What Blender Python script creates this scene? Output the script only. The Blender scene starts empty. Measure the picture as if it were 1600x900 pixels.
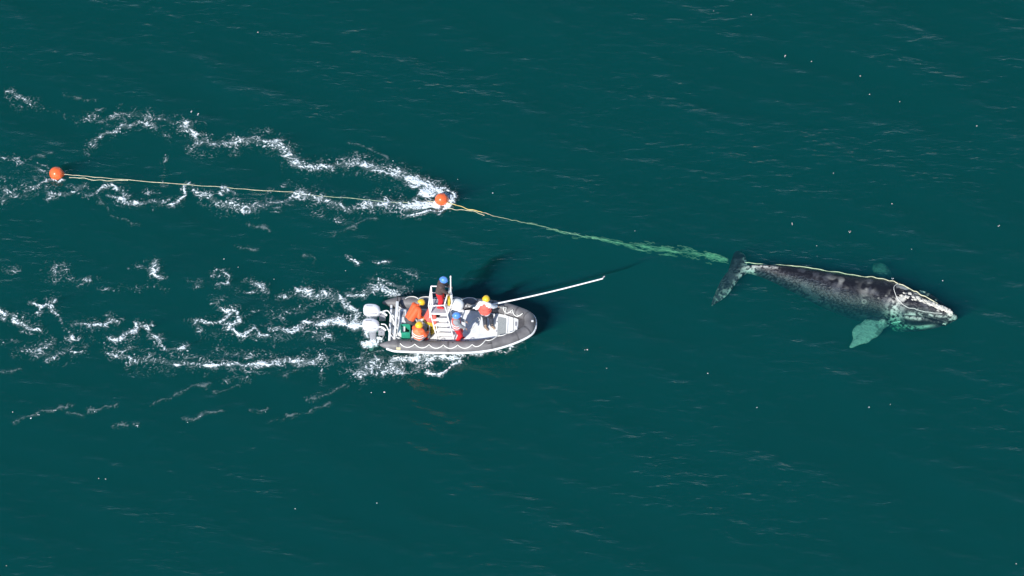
import bpy, bmesh, math, random
import numpy as np
from mathutils import Vector, Matrix, Euler

R = math.radians
scene = bpy.context.scene
COL = scene.collection
rnd = random.Random(7)

# ------------------------------------------------------------------ camera, sky, sun, exposure
PITCH = R(50.0)            # camera looks down 50 degrees from an aircraft
DIST = 250.0               # metres from camera to the middle of the picture
PPM = 38.0                 # photo pixels per metre in the middle of the picture
FWD = Vector((0, math.cos(PITCH), -math.sin(PITCH)))
UPV = Vector((0, math.sin(PITCH), math.cos(PITCH)))
CAM = -FWD * DIST
cam_data = bpy.data.cameras.new('camera')
cam_data.sensor_width = 36.0
cam_data.lens = 36.0 * DIST / (1600.0 / PPM)
cam_data.clip_start = 1.0
cam_data.clip_end = 6000.0
cam = bpy.data.objects.new('camera', cam_data)
cam.location = CAM
cam.rotation_euler = (math.pi / 2 - PITCH, 0, 0)
COL.objects.link(cam)
scene.camera = cam

SUN_EL, SUN_AZ = R(38.0), R(27.0)      # the sun stands behind the camera and to its left
SUN_DIR = Vector((-math.sin(SUN_AZ) * math.cos(SUN_EL), -math.cos(SUN_AZ) * math.cos(SUN_EL), math.sin(SUN_EL)))
world = bpy.data.worlds.new('World')
scene.world = world
world.use_nodes = True
wn = world.node_tree
wn.nodes.clear()
w_out = wn.nodes.new('ShaderNodeOutputWorld')
w_bg = wn.nodes.new('ShaderNodeBackground')
w_sky = wn.nodes.new('ShaderNodeTexSky')
w_sky.sky_type = 'NISHITA'
w_sky.sun_disc = False
w_sky.dust_density = 0.0
w_sky.ozone_density = 3.0
w_sky.sun_elevation = SUN_EL
w_sky.sun_rotation = math.atan2(SUN_DIR.x, SUN_DIR.y)
w_bg.inputs['Strength'].default_value = 0.12
wn.links.new(w_sky.outputs[0], w_bg.inputs[0])
wn.links.new(w_bg.outputs[0], w_out.inputs[0])

sun_data = bpy.data.lights.new('sun', 'SUN')
sun_data.energy = 5.0
sun_data.angle = R(0.9)
sun_data.color = (1.0, 0.965, 0.91)
sun = bpy.data.objects.new('sun', sun_data)
sun.rotation_euler = SUN_DIR.to_track_quat('Z', 'Y').to_euler()
sun.location = SUN_DIR * 60
COL.objects.link(sun)

scene.view_settings.view_transform = 'Standard'
scene.view_settings.look = 'None'
scene.view_settings.exposure = 0.2
scene.view_settings.gamma = 1.0
scene.view_settings.use_curve_mapping = False
scene.render.engine = 'CYCLES'
scene.cycles.use_denoising = True
scene.cycles.transparent_max_bounces = 16
scene.cycles.max_bounces = 5
scene.cycles.volume_bounces = 0
scene.cycles.use_adaptive_sampling = True
scene.cycles.adaptive_threshold = 0.012


def at(px, py, z=0.0):
    """World point at height z that stands where the photo (1600x900) shows px, py."""
    ray = FWD * DIST + Vector(((px - 800.0) / PPM, 0, 0)) + UPV * ((450.0 - py) / PPM)
    k = (z - CAM.z) / ray.z
    return CAM + ray * k


# ------------------------------------------------------------------ noise and waves
def perlin(x, y, seed):
    xi = np.floor(x).astype(np.int64); yi = np.floor(y).astype(np.int64)
    xf = x - xi; yf = y - yi

    def g(ix, iy, fx, fy):
        h = (ix * 374761393 + iy * 668265263 + seed * 1442695041) & 0xffffffff
        h = ((h ^ (h >> 13)) * 1274126177) & 0xffffffff
        h = h ^ (h >> 16)
        a = h.astype(np.float64) * (2 * math.pi / 4294967296.0)
        return np.cos(a) * fx + np.sin(a) * fy
    u = xf * xf * xf * (xf * (xf * 6 - 15) + 10)
    v = yf * yf * yf * (yf * (yf * 6 - 15) + 10)
    a = g(xi, yi, xf, yf); b = g(xi + 1, yi, xf - 1, yf)
    c = g(xi, yi + 1, xf, yf - 1); d = g(xi + 1, yi + 1, xf - 1, yf - 1)
    return (a + (b - a) * u + (c - a) * v + (a - b - c + d) * u * v) * 1.5


def smooth(e0, e1, x):
    t = np.clip((x - e0) / (e1 - e0), 0, 1)
    return t * t * (3 - 2 * t)


def seg_dist(X, Y, pts):
    best = np.full(X.shape, 1e9)
    for (ax, ay), (bx, by) in zip(pts[:-1], pts[1:]):
        dx, dy = bx - ax, by - ay
        L = dx * dx + dy * dy + 1e-9
        t = np.clip(((X - ax) * dx + (Y - ay) * dy) / L, 0, 1)
        best = np.minimum(best, (X - ax - t * dx) ** 2 + (Y - ay - t * dy) ** 2)
    return np.sqrt(best)


# small crests thrown out by the boat and the buoys: traced on the surface
CRESTS = [
    ([(20, 660), (60, 648), (110, 634)], .045), ([(140, 644), (158, 640), (180, 634)], .04), ([(105, 645), (130, 651)], .03),
    ([(240, 631), (280, 617), (300, 606), (328, 601)], .045), ([(338, 612), (356, 609), (372, 602)], .035),
    ([(480, 626), (508, 619), (540, 601)], .05), ([(285, 655), (315, 652), (345, 640)], .04), ([(388, 642), (420, 640)], .03),
    ([(440, 588), (465, 582)], .03), ([(520, 368), (560, 352), (588, 340)], .045), ([(390, 352), (420, 362)], .03),
    ([(180, 667), (215, 665)], .03), ([(545, 223), (580, 232), (600, 246)], .03),
    ([(100, 150), (150, 158)], .025), ([(475, 397), (495, 408)], .035), ([(375, 386), (400, 390)], .025), ([(0, 585), (30, 578)], .03),
    ([(420, 660), (520, 632)], .025), ([(150, 310), (190, 345), (210, 352)], .03), ([(45, 250), (80, 240)], .03),
    ([(600, 556), (575, 560), (548, 570)], .035),
]
CREST_W = [([tuple(at(px, py).xy) for px, py in pts], h) for pts, h in CRESTS]
_wr = np.random.RandomState(5)
WAVES = []
for i in range(16):
    lam = 0.9 * (1.28 ** (i % 10)) * _wr.uniform(.9, 1.1)
    ang = R(68) + _wr.normal(0, .38)            # crests lie nearly across the picture, sloping down to the right
    WAVES.append((2 * math.pi / lam * math.cos(ang), 2 * math.pi / lam * math.sin(ang), .0052 * lam ** .8, _wr.uniform(0, 6.28)))


def wave_h(X, Y):
    h = np.zeros(X.shape)
    for kx, ky, a, p in WAVES:
        h += a * np.sin(kx * X + ky * Y + p)
    h += .02 * perlin(X * .55 + .2 * Y, Y * 1.3, 21) + .011 * perlin(X * 1.5 + .5 * Y, Y * 3.4, 22)
    fade = 1 - smooth(24, 40, np.maximum(np.abs(X), np.abs(Y)))
    h *= fade
    for pts, a in CREST_W:
        xs = [p[0] for p in pts]; ys = [p[1] for p in pts]
        m = (X > min(xs) - .7) & (X < max(xs) + .7) & (Y > min(ys) - .7) & (Y < max(ys) + .7)
        if m.any():
            d = seg_dist(X[m], Y[m], pts)
            h[m] += a * np.exp(-(d / .14) ** 2) * (.7 + .6 * perlin(X[m] * 1.7, Y[m] * 1.7, 30))
    return h


def wave_z(x, y):
    return float(wave_h(np.array([[x]]), np.array([[y]]))[0, 0])


# ------------------------------------------------------------------ materials
def new_mat(name):
    m = bpy.data.materials.new(name)
    m.use_nodes = True
    m.node_tree.nodes.clear()
    return m, m.node_tree


def mat(name, color, rough=.5, metal=0.0, var=.12, scale=6.0, bump=0.0, bump_scale=40.0, spec=.5, coat=0.0):
    m, t = new_mat(name)
    out = t.nodes.new('ShaderNodeOutputMaterial')
    b = t.nodes.new('ShaderNodeBsdfPrincipled')
    tc = t.nodes.new('ShaderNodeTexCoord')
    n = t.nodes.new('ShaderNodeTexNoise')
    n.inputs['Scale'].default_value = scale
    n.inputs['Detail'].default_value = 5
    t.links.new(tc.outputs['Object'], n.inputs['Vector'])
    r = t.nodes.new('ShaderNodeValToRGB')
    lo = [max(0, c * (1 - var)) for c in color]; hi = [min(.95, c * (1 + var)) for c in color]
    r.color_ramp.elements[0].color = (*lo, 1); r.color_ramp.elements[0].position = .3
    r.color_ramp.elements[1].color = (*hi, 1); r.color_ramp.elements[1].position = .7
    t.links.new(n.outputs['Fac'], r.inputs['Fac'])
    t.links.new(r.outputs['Color'], b.inputs['Base Color'])
    b.inputs['Roughness'].default_value = rough
    b.inputs['Metallic'].default_value = metal
    b.inputs['Specular IOR Level'].default_value = spec
    b.inputs['Coat Weight'].default_value = coat
    if bump:
        n2 = t.nodes.new('ShaderNodeTexNoise')
        n2.inputs['Scale'].default_value = bump_scale
        t.links.new(tc.outputs['Object'], n2.inputs['Vector'])
        bp = t.nodes.new('ShaderNodeBump')
        bp.inputs['Strength'].default_value = bump
        bp.inputs['Distance'].default_value = .01
        t.links.new(n2.outputs['Fac'], bp.inputs['Height'])
        t.links.new(bp.outputs['Normal'], b.inputs['Normal'])
    t.links.new(b.outputs[0], out.inputs['Surface'])
    return m


def make_water():
    m, t = new_mat('sea_water')
    N, L = t.nodes, t.links
    out = N.new('ShaderNodeOutputMaterial')
    tr = N.new('ShaderNodeBsdfTransparent')
    gl = N.new('ShaderNodeBsdfGlossy')
    gl.inputs['Roughness'].default_value = .03
    gl.inputs['Color'].default_value = (1, 1, 1, 1)
    lw = N.new('ShaderNodeLayerWeight'); lw.inputs['Blend'].default_value = .5
    pw = N.new('ShaderNodeMath'); pw.operation = 'POWER'; pw.inputs[1].default_value = 5.0
    fr = N.new('ShaderNodeMath'); fr.operation = 'MULTIPLY_ADD'; fr.inputs[1].default_value = .98; fr.inputs[2].default_value = .02
    L.new(lw.outputs['Facing'], pw.inputs[0]); L.new(pw.outputs[0], fr.inputs[0])
    mx = N.new('ShaderNodeMixShader')
    geo = N.new('ShaderNodeNewGeometry')
    mp = N.new('ShaderNodeMapping')
    mp.inputs['Rotation'].default_value = (0, 0, R(20))
    mp.inputs['Scale'].default_value = (.42, 1.0, 1.0)
    L.new(geo.outputs['Position'], mp.inputs['Vector'])
    n1 = N.new('ShaderNodeTexNoise'); n1.inputs['Scale'].default_value = 2.6; n1.inputs['Detail'].default_value = 3
    n1.inputs['Roughness'].default_value = .5; n1.inputs['Distortion'].default_value = .0
    L.new(mp.outputs['Vector'], n1.inputs['Vector'])
    # wind ruffles the surface in patches
    gust = N.new('ShaderNodeAttribute'); gust.attribute_name = 'gust'
    mul = N.new('ShaderNodeMath'); mul.operation = 'MULTIPLY'
    L.new(n1.outputs['Fac'], mul.inputs[0]); L.new(gust.outputs['Fac'], mul.inputs[1])
    bp = N.new('ShaderNodeBump'); bp.inputs['Strength'].default_value = 1.0; bp.inputs['Distance'].default_value = .11
    L.new(mul.outputs[0], bp.inputs['Height'])
    L.new(bp.outputs['Normal'], gl.inputs['Normal']); L.new(bp.outputs['Normal'], lw.inputs['Normal'])
    L.new(fr.outputs[0], mx.inputs['Fac']); L.new(tr.outputs[0], mx.inputs[1]); L.new(gl.outputs[0], mx.inputs[2])
    L.new(mx.outputs[0], out.inputs['Surface'])
    # turbid green sea: scattering plus absorption, even density
    sc = N.new('ShaderNodeVolumeScatter')
    sc.inputs['Color'].default_value = (.006, .113, .163, 1); sc.inputs['Density'].default_value = .82
    ab = N.new('ShaderNodeVolumeAbsorption')
    ab.inputs['Color'].default_value = (.10, .690, .53, 1); ab.inputs['Density'].default_value = .82
    ab2 = N.new('ShaderNodeVolumeAbsorption')        # water swallows red first
    ab2.inputs['Color'].default_value = (.0, 1.0, 1.0, 1); ab2.inputs['Density'].default_value = .30
    ad0 = N.new('ShaderNodeAddShader'); ad = N.new('ShaderNodeAddShader')
    L.new(ab.outputs[0], ad0.inputs[0]); L.new(ab2.outputs[0], ad0.inputs[1])
    L.new(sc.outputs[0], ad.inputs[0]); L.new(ad0.outputs[0], ad.inputs[1])
    L.new(ad.outputs[0], out.inputs['Volume'])
    return m


def make_foam_mat():
    m, t = new_mat('sea_foam')
    N, L = t.nodes, t.links
    out = N.new('ShaderNodeOutputMaterial')
    at_ = N.new('ShaderNodeAttribute'); at_.attribute_name = 'cover'
    tr = N.new('ShaderNodeBsdfTransparent')
    b = N.new('ShaderNodeBsdfPrincipled')
    b.inputs['Base Color'].default_value = (.78, .86, .90, 1); b.inputs['Roughness'].default_value = .6
    mx = N.new('ShaderNodeMixShader')
    L.new(at_.outputs['Fac'], mx.inputs['Fac']); L.new(tr.outputs[0], mx.inputs[1]); L.new(b.outputs[0], mx.inputs[2])
    L.new(mx.outputs[0], out.inputs['Surface'])
    return m


def make_whale_mat():
    m, t = new_mat('whale_skin')
    N, L = t.nodes, t.links
    out = N.new('ShaderNodeOutputMaterial')
    b = N.new('ShaderNodeBsdfPrincipled')
    pa = N.new('ShaderNodeAttribute'); pa.attribute_name = 'pale'
    sc_ = N.new('ShaderNodeAttribute'); sc_.attribute_name = 'scuff_ripple'
    mx = N.new('ShaderNodeMix'); mx.data_type = 'RGBA'
    mx.inputs['A'].default_value = (.012, .013, .018, 1); mx.inputs['B'].default_value = (.058, .062, .074, 1)
    L.new(sc_.outputs['Fac'], mx.inputs['Factor'])
    mx2 = N.new('ShaderNodeMix'); mx2.data_type = 'RGBA'
    mx2.inputs['B'].default_value = (.54, .54, .50, 1)
    L.new(pa.outputs['Fac'], mx2.inputs['Factor']); L.new(mx.outputs['Result'], mx2.inputs['A'])
    L.new(mx2.outputs['Result'], b.inputs['Base Color'])
    b.inputs['Roughness'].default_value = .38; b.inputs['Specular IOR Level'].default_value = .16
    tc = N.new('ShaderNodeTexCoord')
    n = N.new('ShaderNodeTexNoise'); n.inputs['Scale'].default_value = 7; n.inputs['Detail'].default_value = 5
    L.new(tc.outputs['Object'], n.inputs['Vector'])
    bp = N.new('ShaderNodeBump'); bp.inputs['Strength'].default_value = 1.0; bp.inputs['Distance'].default_value = .05
    L.new(n.outputs['Fac'], bp.inputs['Height']); L.new(bp.outputs['Normal'], b.inputs['Normal'])
    L.new(b.outputs[0], out.inputs['Surface'])
    return m


M = {
    'water': make_water(), 'foam': make_foam_mat(), 'whale': make_whale_mat(),
    'seabed': mat('seabed_sand', (.05, .07, .06), .9),
    'callosity': mat('callosity', (.58, .56, .50), .8, var=.35, scale=14, bump=.8, bump_scale=30),
    'tube': mat('grey_inflatable_fabric', (.155, .148, .152), .5, var=.36, scale=2.2, bump=.15, bump_scale=120),
    'tube_patch': mat('dark_grey_fabric', (.085, .082, .086), .6, var=.2),
    'apron': mat('charcoal_canvas', (.075, .072, .078), .75, var=.25, scale=8, bump=.3),
    'strake': mat('white_rubber_strake', (.72, .73, .74), .5, var=.1, scale=8),
    'white': mat('white_gelcoat', (.82, .82, .81), .35, var=.07, scale=4, coat=.2),
    'deck': mat('white_deck_paint', (.80, .82, .83), .6, var=.09, scale=5, bump=.25, bump_scale=150),
    'nonslip': mat('grey_nonslip_mat', (.34, .36, .36), .85, var=.2, scale=30, bump=.5, bump_scale=200),
    'alu': mat('white_painted_tube', (.85, .85, .84), .35, var=.05),
    'motor': mat('pearl_white_cowling', (.80, .80, .83), .25, var=.05, scale=3, coat=.5),
    'motor_grey': mat('silver_grey_plastic', (.33, .33, .36), .4, var=.1),
    'black': mat('black_plastic', (.02, .02, .022), .45),
    'screen': mat('dark_glass', (.015, .018, .022), .08),
    'rope_white': mat('white_rope', (.78, .77, .72), .8, var=.15, scale=30),
    'rope_yellow': mat('yellow_polypropylene_rope', (.74, .60, .22), .7, var=.3, scale=6),
    'rope_pale': mat('bleached_rope', (.72, .70, .48), .75, var=.3, scale=5),
    'buoy': mat('orange_vinyl', (.84, .135, .035), .3, var=.22, scale=5, coat=.3),
    'buoy_eye': mat('dark_blue_vinyl', (.02, .03, .09), .4),
    'skin': mat('skin', (.52, .32, .23), .55, var=.08),
    'eye': mat('eye', (.03, .03, .03), .2),
    'hair': mat('brown_hair', (.06, .04, .025), .7),
    'orange': mat('orange_foul_weather_cloth', (.80, .125, .035), .65, var=.12, scale=9, bump=.6, bump_scale=14),
    'orange_vest': mat('faded_orange_nylon', (.78, .22, .10), .65, var=.12, scale=9, bump=.5, bump_scale=16),
    'red': mat('red_suit_cloth', (.66, .022, .028), .6, var=.15, scale=9, bump=.6, bump_scale=14),
    'red_vest': mat('coral_red_nylon', (.70, .12, .09), .65, var=.12, bump=.5, bump_scale=16),
    'brown': mat('dark_brown_jacket', (.085, .06, .055), .75, var=.2, bump=.6, bump_scale=14),
    'grey_cloth': mat('grey_fleece', (.30, .31, .33), .85, var=.2, bump=.6, bump_scale=16),
    'dark_cloth': mat('navy_trousers', (.035, .04, .055), .8, var=.3, bump=.6, bump_scale=14),
    'charcoal': mat('charcoal_trousers', (.07, .07, .075), .8, var=.3, bump=.6, bump_scale=14),
    'white_cloth': mat('white_shirt_cloth', (.80, .79, .82), .8, var=.06, bump=.6, bump_scale=14),
    'yellow_cloth': mat('yellow_oilskin', (.72, .50, .04), .5, var=.12, bump=.6, bump_scale=14),
    'yellow': mat('yellow_helmet_shell', (.86, .56, .03), .3, var=.05, coat=.3),
    'blue': mat('blue_helmet_shell', (.10, .28, .72), .3, var=.06, coat=.3),
    'green': mat('green_plastic', (.03, .33, .21), .45, var=.1),
    'boot': mat('dark_rubber_boot', (.03, .028, .028), .6),
    'boot_tan': mat('tan_deck_boot', (.30, .22, .16), .7),
    'silver': mat('silver_grey_float', (.36, .35, .34), .45, var=.1),
    'sticker': mat('cream_label', (.62, .55, .32), .6, var=.1),
    'red_plastic': mat('red_fuel_can', (.62, .03, .02), .4),
}


# ------------------------------------------------------------------ builders
def link(name, me, m=None, parent=None, shade=True):
    o = bpy.data.objects.new(name, me)
    COL.objects.link(o)
    if m is not None:
        me.materials.append(M[m] if isinstance(m, str) else m)
    if parent is not None:
        o.parent = parent
    if shade:
        me.polygons.foreach_set('use_smooth', [True] * len(me.polygons))
    return o


def tag(o, label=None, cat=None, group=None, kind=None):
    if label: o['label'] = label
    if cat: o['category'] = cat
    if group: o['group'] = group
    if kind: o['kind'] = kind
    return o


def empty(name, loc, rz=0.0, rx=0.0, ry=0.0):
    e = bpy.data.objects.new(name, None)
    e.empty_display_size = .2
    e.location = loc
    e.rotation_euler = (rx, ry, rz)
    COL.objects.link(e)
    return e


class MB:
    """Collects shapes and links them as one mesh object."""
    def __init__(s):
        s.bm = bmesh.new()

    def box(s, c, size, bevel=.012, rz=0.0, rx=0.0, ry=0.0, seg=2, taper=None):
        r = bmesh.ops.create_cube(s.bm, size=1.0)
        vs = r['verts']
        for v in vs:
            if taper and v.co.z > 0:
                v.co.x *= taper[0]; v.co.y *= taper[1]
            v.co.x *= size[0]; v.co.y *= size[1]; v.co.z *= size[2]
        if bevel:
            es = list({e for v in vs for e in v.link_edges})
            b = bmesh.ops.bevel(s.bm, geom=es, offset=bevel, segments=seg, affect='EDGES', profile=.6)
            vs = list({v for f in b['faces'] for v in f.verts} | {v for v in vs if v.is_valid})
        mt = Matrix.Translation(Vector(c)) @ Euler((rx, ry, rz)).to_matrix().to_4x4()
        bmesh.ops.transform(s.bm, matrix=mt, verts=vs)
        return s

    def sweep(s, pts, rad, seg=10, closed=False, caps=True, flat=1.0):
        pts = [Vector(p) for p in pts]
        n = len(pts)
        if not hasattr(rad, '__len__'):
            rad = [rad] * n
        rings = []
        up = Vector((0, 0, 1))
        for i, p in enumerate(pts):
            if closed:
                d = pts[(i + 1) % n] - pts[i - 1]
            else:
                d = pts[min(i + 1, n - 1)] - pts[max(i - 1, 0)]
            d.normalize()
            if i == 0:
                a = d.cross(up)
                if a.length < 1e-3: a = d.cross(Vector((1, 0, 0)))
            else:
                a = a - d * a.dot(d)
            a.normalize(); b = a.cross(d)
            rings.append([s.bm.verts.new(p + (a * math.cos(k / seg * 2 * math.pi) + b * flat * math.sin(k / seg * 2 * math.pi)) * rad[i]) for k in range(seg)])
        m = n if closed else n - 1
        for i in range(m):
            A, B = rings[i], rings[(i + 1) % n]
            for k in range(seg):
                s.bm.faces.new((A[k], A[(k + 1) % seg], B[(k + 1) % seg], B[k]))
        if caps and not closed:
            s.bm.faces.new(rings[0][::-1]); s.bm.faces.new(rings[-1])
        return s

    def bar(s, a, b, r, seg=10):
        return s.sweep([a, b], r, seg)

    def loft(s, rings, cap=True):
        rr = [[s.bm.verts.new(p) for p in ring] for ring in rings]
        n = len(rr[0])
        for A, B in zip(rr[:-1], rr[1:]):
            for k in range(n):
                s.bm.faces.new((A[k], A[(k + 1) % n], B[(k + 1) % n], B[k]))
        if cap:
            s.bm.faces.new(rr[0][::-1]); s.bm.faces.new(rr[-1])
        return s

    def capsule(s, a, b, ra, rb, seg=12, rings=4):
        a, b = Vector(a), Vector(b)
        d = b - a
        L = d.length
        if L < 1e-5: d = Vector((0, 0, 1)); L = 1e-5
        d = d / L
        pts, rad = [], []
        for i in range(rings + 1):
            t = (i / rings) * math.pi / 2
            pts.append(a - d * ra * math.cos(t)); rad.append(max(ra * math.sin(t), ra * .05))
        for i in range(rings + 1):
            t = (i / rings) * math.pi / 2
            pts.append(b + d * rb * math.sin(t)); rad.append(max(rb * math.cos(t), rb * .05))
        return s.sweep(pts, rad, seg)

    def ball(s, c, r, seg=16, rings=10, rot=None):
        r = r if hasattr(r, '__len__') else (r, r, r)
        res = bmesh.ops.create_uvsphere(s.bm, u_segments=seg, v_segments=rings, radius=1.0)
        mt = Matrix.Translation(Vector(c)) @ (rot.to_4x4() if rot else Matrix.Identity(4)) @ Matrix.Diagonal((*r, 1))
        bmesh.ops.transform(s.bm, matrix=mt, verts=res['verts'])
        return s

    def prism(s, pts, z0, z1, bevel=0.0):
        """pts: outline in x, y; z0 and z1 may be functions of x."""
        f0 = z0 if callable(z0) else (lambda x: z0)
        f1 = z1 if callable(z1) else (lambda x: z1)
        lo = [s.bm.verts.new((x, y, f0(x))) for x, y in pts]
        hi = [s.bm.verts.new((x, y, f1(x))) for x, y in pts]
        n = len(pts)
        s.bm.faces.new(lo[::-1]); top = s.bm.faces.new(hi)
        for k in range(n):
            s.bm.faces.new((lo[k], lo[(k + 1) % n], hi[(k + 1) % n], hi[k]))
        if bevel:
            bmesh.ops.bevel(s.bm, geom=list(top.edges), offset=bevel, segments=2, affect='EDGES')
        return s

    def build(s, name, m, parent=None, flat=False, remesh=0.0, smooth_it=0):
        bmesh.ops.recalc_face_normals(s.bm, faces=s.bm.faces)
        me = bpy.data.meshes.new(name)
        s.bm.to_mesh(me); s.bm.free()
        o = link(name, me, m, parent, not flat)
        if remesh:
            md = o.modifiers.new('skin', 'REMESH'); md.mode = 'VOXEL'; md.voxel_size = remesh; md.use_smooth_shade = True
            if smooth_it:
                sm = o.modifiers.new('relax', 'SMOOTH'); sm.factor = .5; sm.iterations = smooth_it
        elif not flat:
            try:
                me.set_sharp_from_angle(angle=R(42))
            except Exception:
                pass
        return o


def spline(ctrl, n):
    """Catmull-Rom through control points (any dimension), n points."""
    c = np.array(ctrl, float)
    c = np.vstack([2 * c[0] - c[1], c, 2 * c[-1] - c[-2]])
    k = len(c) - 3
    out = []
    for i in range(n):
        t = i / (n - 1) * k
        j = min(int(t), k - 1); f = t - j
        p0, p1, p2, p3 = c[j], c[j + 1], c[j + 2], c[j + 3]
        out.append(.5 * (2 * p1 + (p2 - p0) * f + (2 * p0 - 5 * p1 + 4 * p2 - p3) * f * f + (3 * p1 - p0 - 3 * p2 + p3) * f ** 3))
    return [tuple(p) for p in out]


# ------------------------------------------------------------------ the sea
def build_sea():
    def axis(lo, hi, step):
        c = list(np.arange(lo, hi + 1e-6, step))
        d, a, b = step, c[0], c[-1]
        L, U = [], []
        while abs(a) < 2500:
            d *= 1.35; a -= d; b += d; L.append(a); U.append(b)
        return np.array(L[::-1] + c + U)
    xs = axis(-23.0, 23.0, .085); ys = axis(-18.5, 20.5, .085)
    nx, ny = len(xs), len(ys)
    X, Y = np.meshgrid(xs, ys)
    Z = wave_h(X, Y)
    co = np.stack([X, Y, Z], -1).reshape(-1, 3)
    idx = np.arange(nx * ny).reshape(ny, nx)
    q = np.stack([idx[:-1, :-1], idx[:-1, 1:], idx[1:, 1:], idx[1:, :-1]], -1).reshape(-1, 4)
    # closed below: sides and floor of the water body
    rim = np.concatenate([idx[0, :], idx[1:, -1], idx[-1, -2::-1], idx[-2:0:-1, 0]])
    base = len(co)
    low = co[rim].copy(); low[:, 2] = -13.0
    co = np.vstack([co, low])
    nr = len(rim); li = np.arange(nr) + base
    side = np.stack([rim, li, np.roll(li, -1), np.roll(rim, -1)], -1)
    me = bpy.data.meshes.new('water')
    faces = np.vstack([q, side])
    nl = len(faces) * 4 + nr
    me.vertices.add(len(co)); me.vertices.foreach_set('co', co.ravel())
    me.loops.add(nl)
    me.loops.foreach_set('vertex_index', np.concatenate([faces.ravel(), li[::-1]]).astype(np.int32))
    me.polygons.add(len(faces) + 1)
    st = np.concatenate([np.arange(len(faces)) * 4, [len(faces) * 4]]).astype(np.int32)
    me.polygons.foreach_set('loop_start', st)
    me.update(calc_edges=True); me.validate()
    g_ = .8 + 1.0 * perlin(co[:, 0] * .13 + co[:, 1] * .05, co[:, 1] * .22, 51) + .5 * perlin(co[:, 0] * .5, co[:, 1] * .9, 52)
    ga = me.attributes.new('gust', 'FLOAT', 'POINT'); ga.data.foreach_set('value', np.clip(g_ * .8 + .25, .6, 1.5).astype(np.float32))
    o = link('water', me, 'water')
    tag(o, 'open green sea with small ripples filling the whole picture', 'water', kind='structure')
    bm = MB()
    bm.box((0, 0, -13.6), (5200, 5200, .8), 0)
    tag(bm.build('seabed', 'seabed', flat=True), 'dim sea floor far below the green water', 'seabed', kind='structure')


build_sea()


# ------------------------------------------------------------------ foam
def foam_field(name, label, lines, blobs, box, seed, cell=.019, scatter=0.0, mul=.97):
    """Lacy foam floating on the water, built where the traced wakes run."""
    p0 = at(box[0], box[3]); p1 = at(box[2], box[1])
    xs = np.arange(p0.x, p1.x, cell); ys = np.arange(p0.y, p1.y, cell)
    X, Y = np.meshgrid(xs, ys)
    jx = .16 * perlin(X * 1.9, Y * 1.9, seed + 40); jy = .16 * perlin(X * 1.9, Y * 1.9, seed + 41)
    WX = X + jx; WY = Y + jy
    env = np.zeros(X.shape)
    for pts, sig, amp in lines:
        w = [tuple(at(a, b).xy) for a, b in pts]
        s = [p[0] for p in w]; t = [p[1] for p in w]
        m3 = sig * 6 + .5
        ix = (xs > min(s) - m3) & (xs < max(s) + m3); iy = (ys > min(t) - m3) & (ys < max(t) + m3)
        if not ix.any() or not iy.any(): continue
        sub = np.ix_(iy, ix)
        d = seg_dist(WX[sub], WY[sub], w)
        if amp < .84: sig = sig * 1.8; amp = amp - .05
        env[sub] = np.maximum(env[sub], amp * np.exp(-(d / sig) ** 2))
        env[sub] = np.maximum(env[sub], amp * .66 * np.exp(-(d / (sig * 2.0 + .10)) ** 2))
    for px, py, rx, ry, amp in blobs:
        c = at(px, py)
        e = (amp if amp > .7 else amp + .06) * np.exp(-((WX - c.x) / rx) ** 2 - ((WY - c.y) / ry) ** 2)
        env = np.maximum(env, e)
    X2 = X + .10 * perlin(X * 2.3, Y * 2.3, seed) + .035 * perlin(X * 7, Y * 7, seed + 1)
    Y2 = Y + .10 * perlin(X * 2.3, Y * 2.3, seed + 2) + .035 * perlin(X * 7, Y * 7, seed + 3)
    ridge = np.maximum(1 - np.abs(perlin(X2 * 1.7, Y2 * 2.2, seed + 4)) * 5.5, .95 - np.abs(perlin(X2 * 4.4, Y2 * 5.4, seed + 5)) * 4.2)
    gate = .95 * perlin(X * 2.2, Y * 2.8, seed + 7) + .45 * perlin(X2 * 8.5, Y2 * 10, seed + 6)
    spot = perlin(X2 * 12, Y2 * 14, seed + 8) + .45 * perlin(X * 1.6, Y * 1.6, seed + 10)
    v = .56 * np.maximum(ridge, -.7) + .48 * gate + 1.3 * env - 1.19
    v = np.maximum(v, .72 * spot + 1.15 * env - .97)
    v[env < .22] = -1
    vm = .25 * (v[:-1, :-1] + v[1:, :-1] + v[:-1, 1:] + v[1:, 1:])
    em = .25 * (env[:-1, :-1] + env[1:, :-1] + env[:-1, 1:] + env[1:, 1:])
    keep = (vm > -.34) | (em > .42)
    idx = np.arange(X.size).reshape(X.shape)
    q = np.stack([idx[:-1, :-1], idx[:-1, 1:], idx[1:, 1:], idx[1:, :-1]], -1)[keep]
    used, inv = np.unique(q.ravel(), return_inverse=True)
    vx, vy, vv = X.ravel()[used], Y.ravel()[used], v.ravel()[used]
    ve = env.ravel()[used]
    hgt = wave_h(vx[None, :], vy[None, :])[0]
    z = hgt + .009 + .045 * smooth(0, .5, vv) + .02 * np.abs(perlin(vx * 14, vy * 14, seed + 11)) * smooth(0, .1, vv)
    cover = np.clip((.10 * smooth(-.30, .02, vv) + .84 * smooth(-.04, .34, vv)) * mul + .20 * smooth(.42, .95, ve) * (.6 + .7 * perlin(vx * 1.8, vy * 2.4, seed + 12)) * (mul > .5), 0, .98)
    me = bpy.data.meshes.new(name)
    me.from_pydata(np.stack([vx, vy, z], -1).tolist(), [], inv.reshape(-1, 4).tolist())
    a = me.attributes.new('cover', 'FLOAT', 'POINT'); a.data.foreach_set('value', cover.astype(np.float32))
    o = link(name, me, 'foam')
    return tag(o, label, 'foam', kind='stuff')


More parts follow.
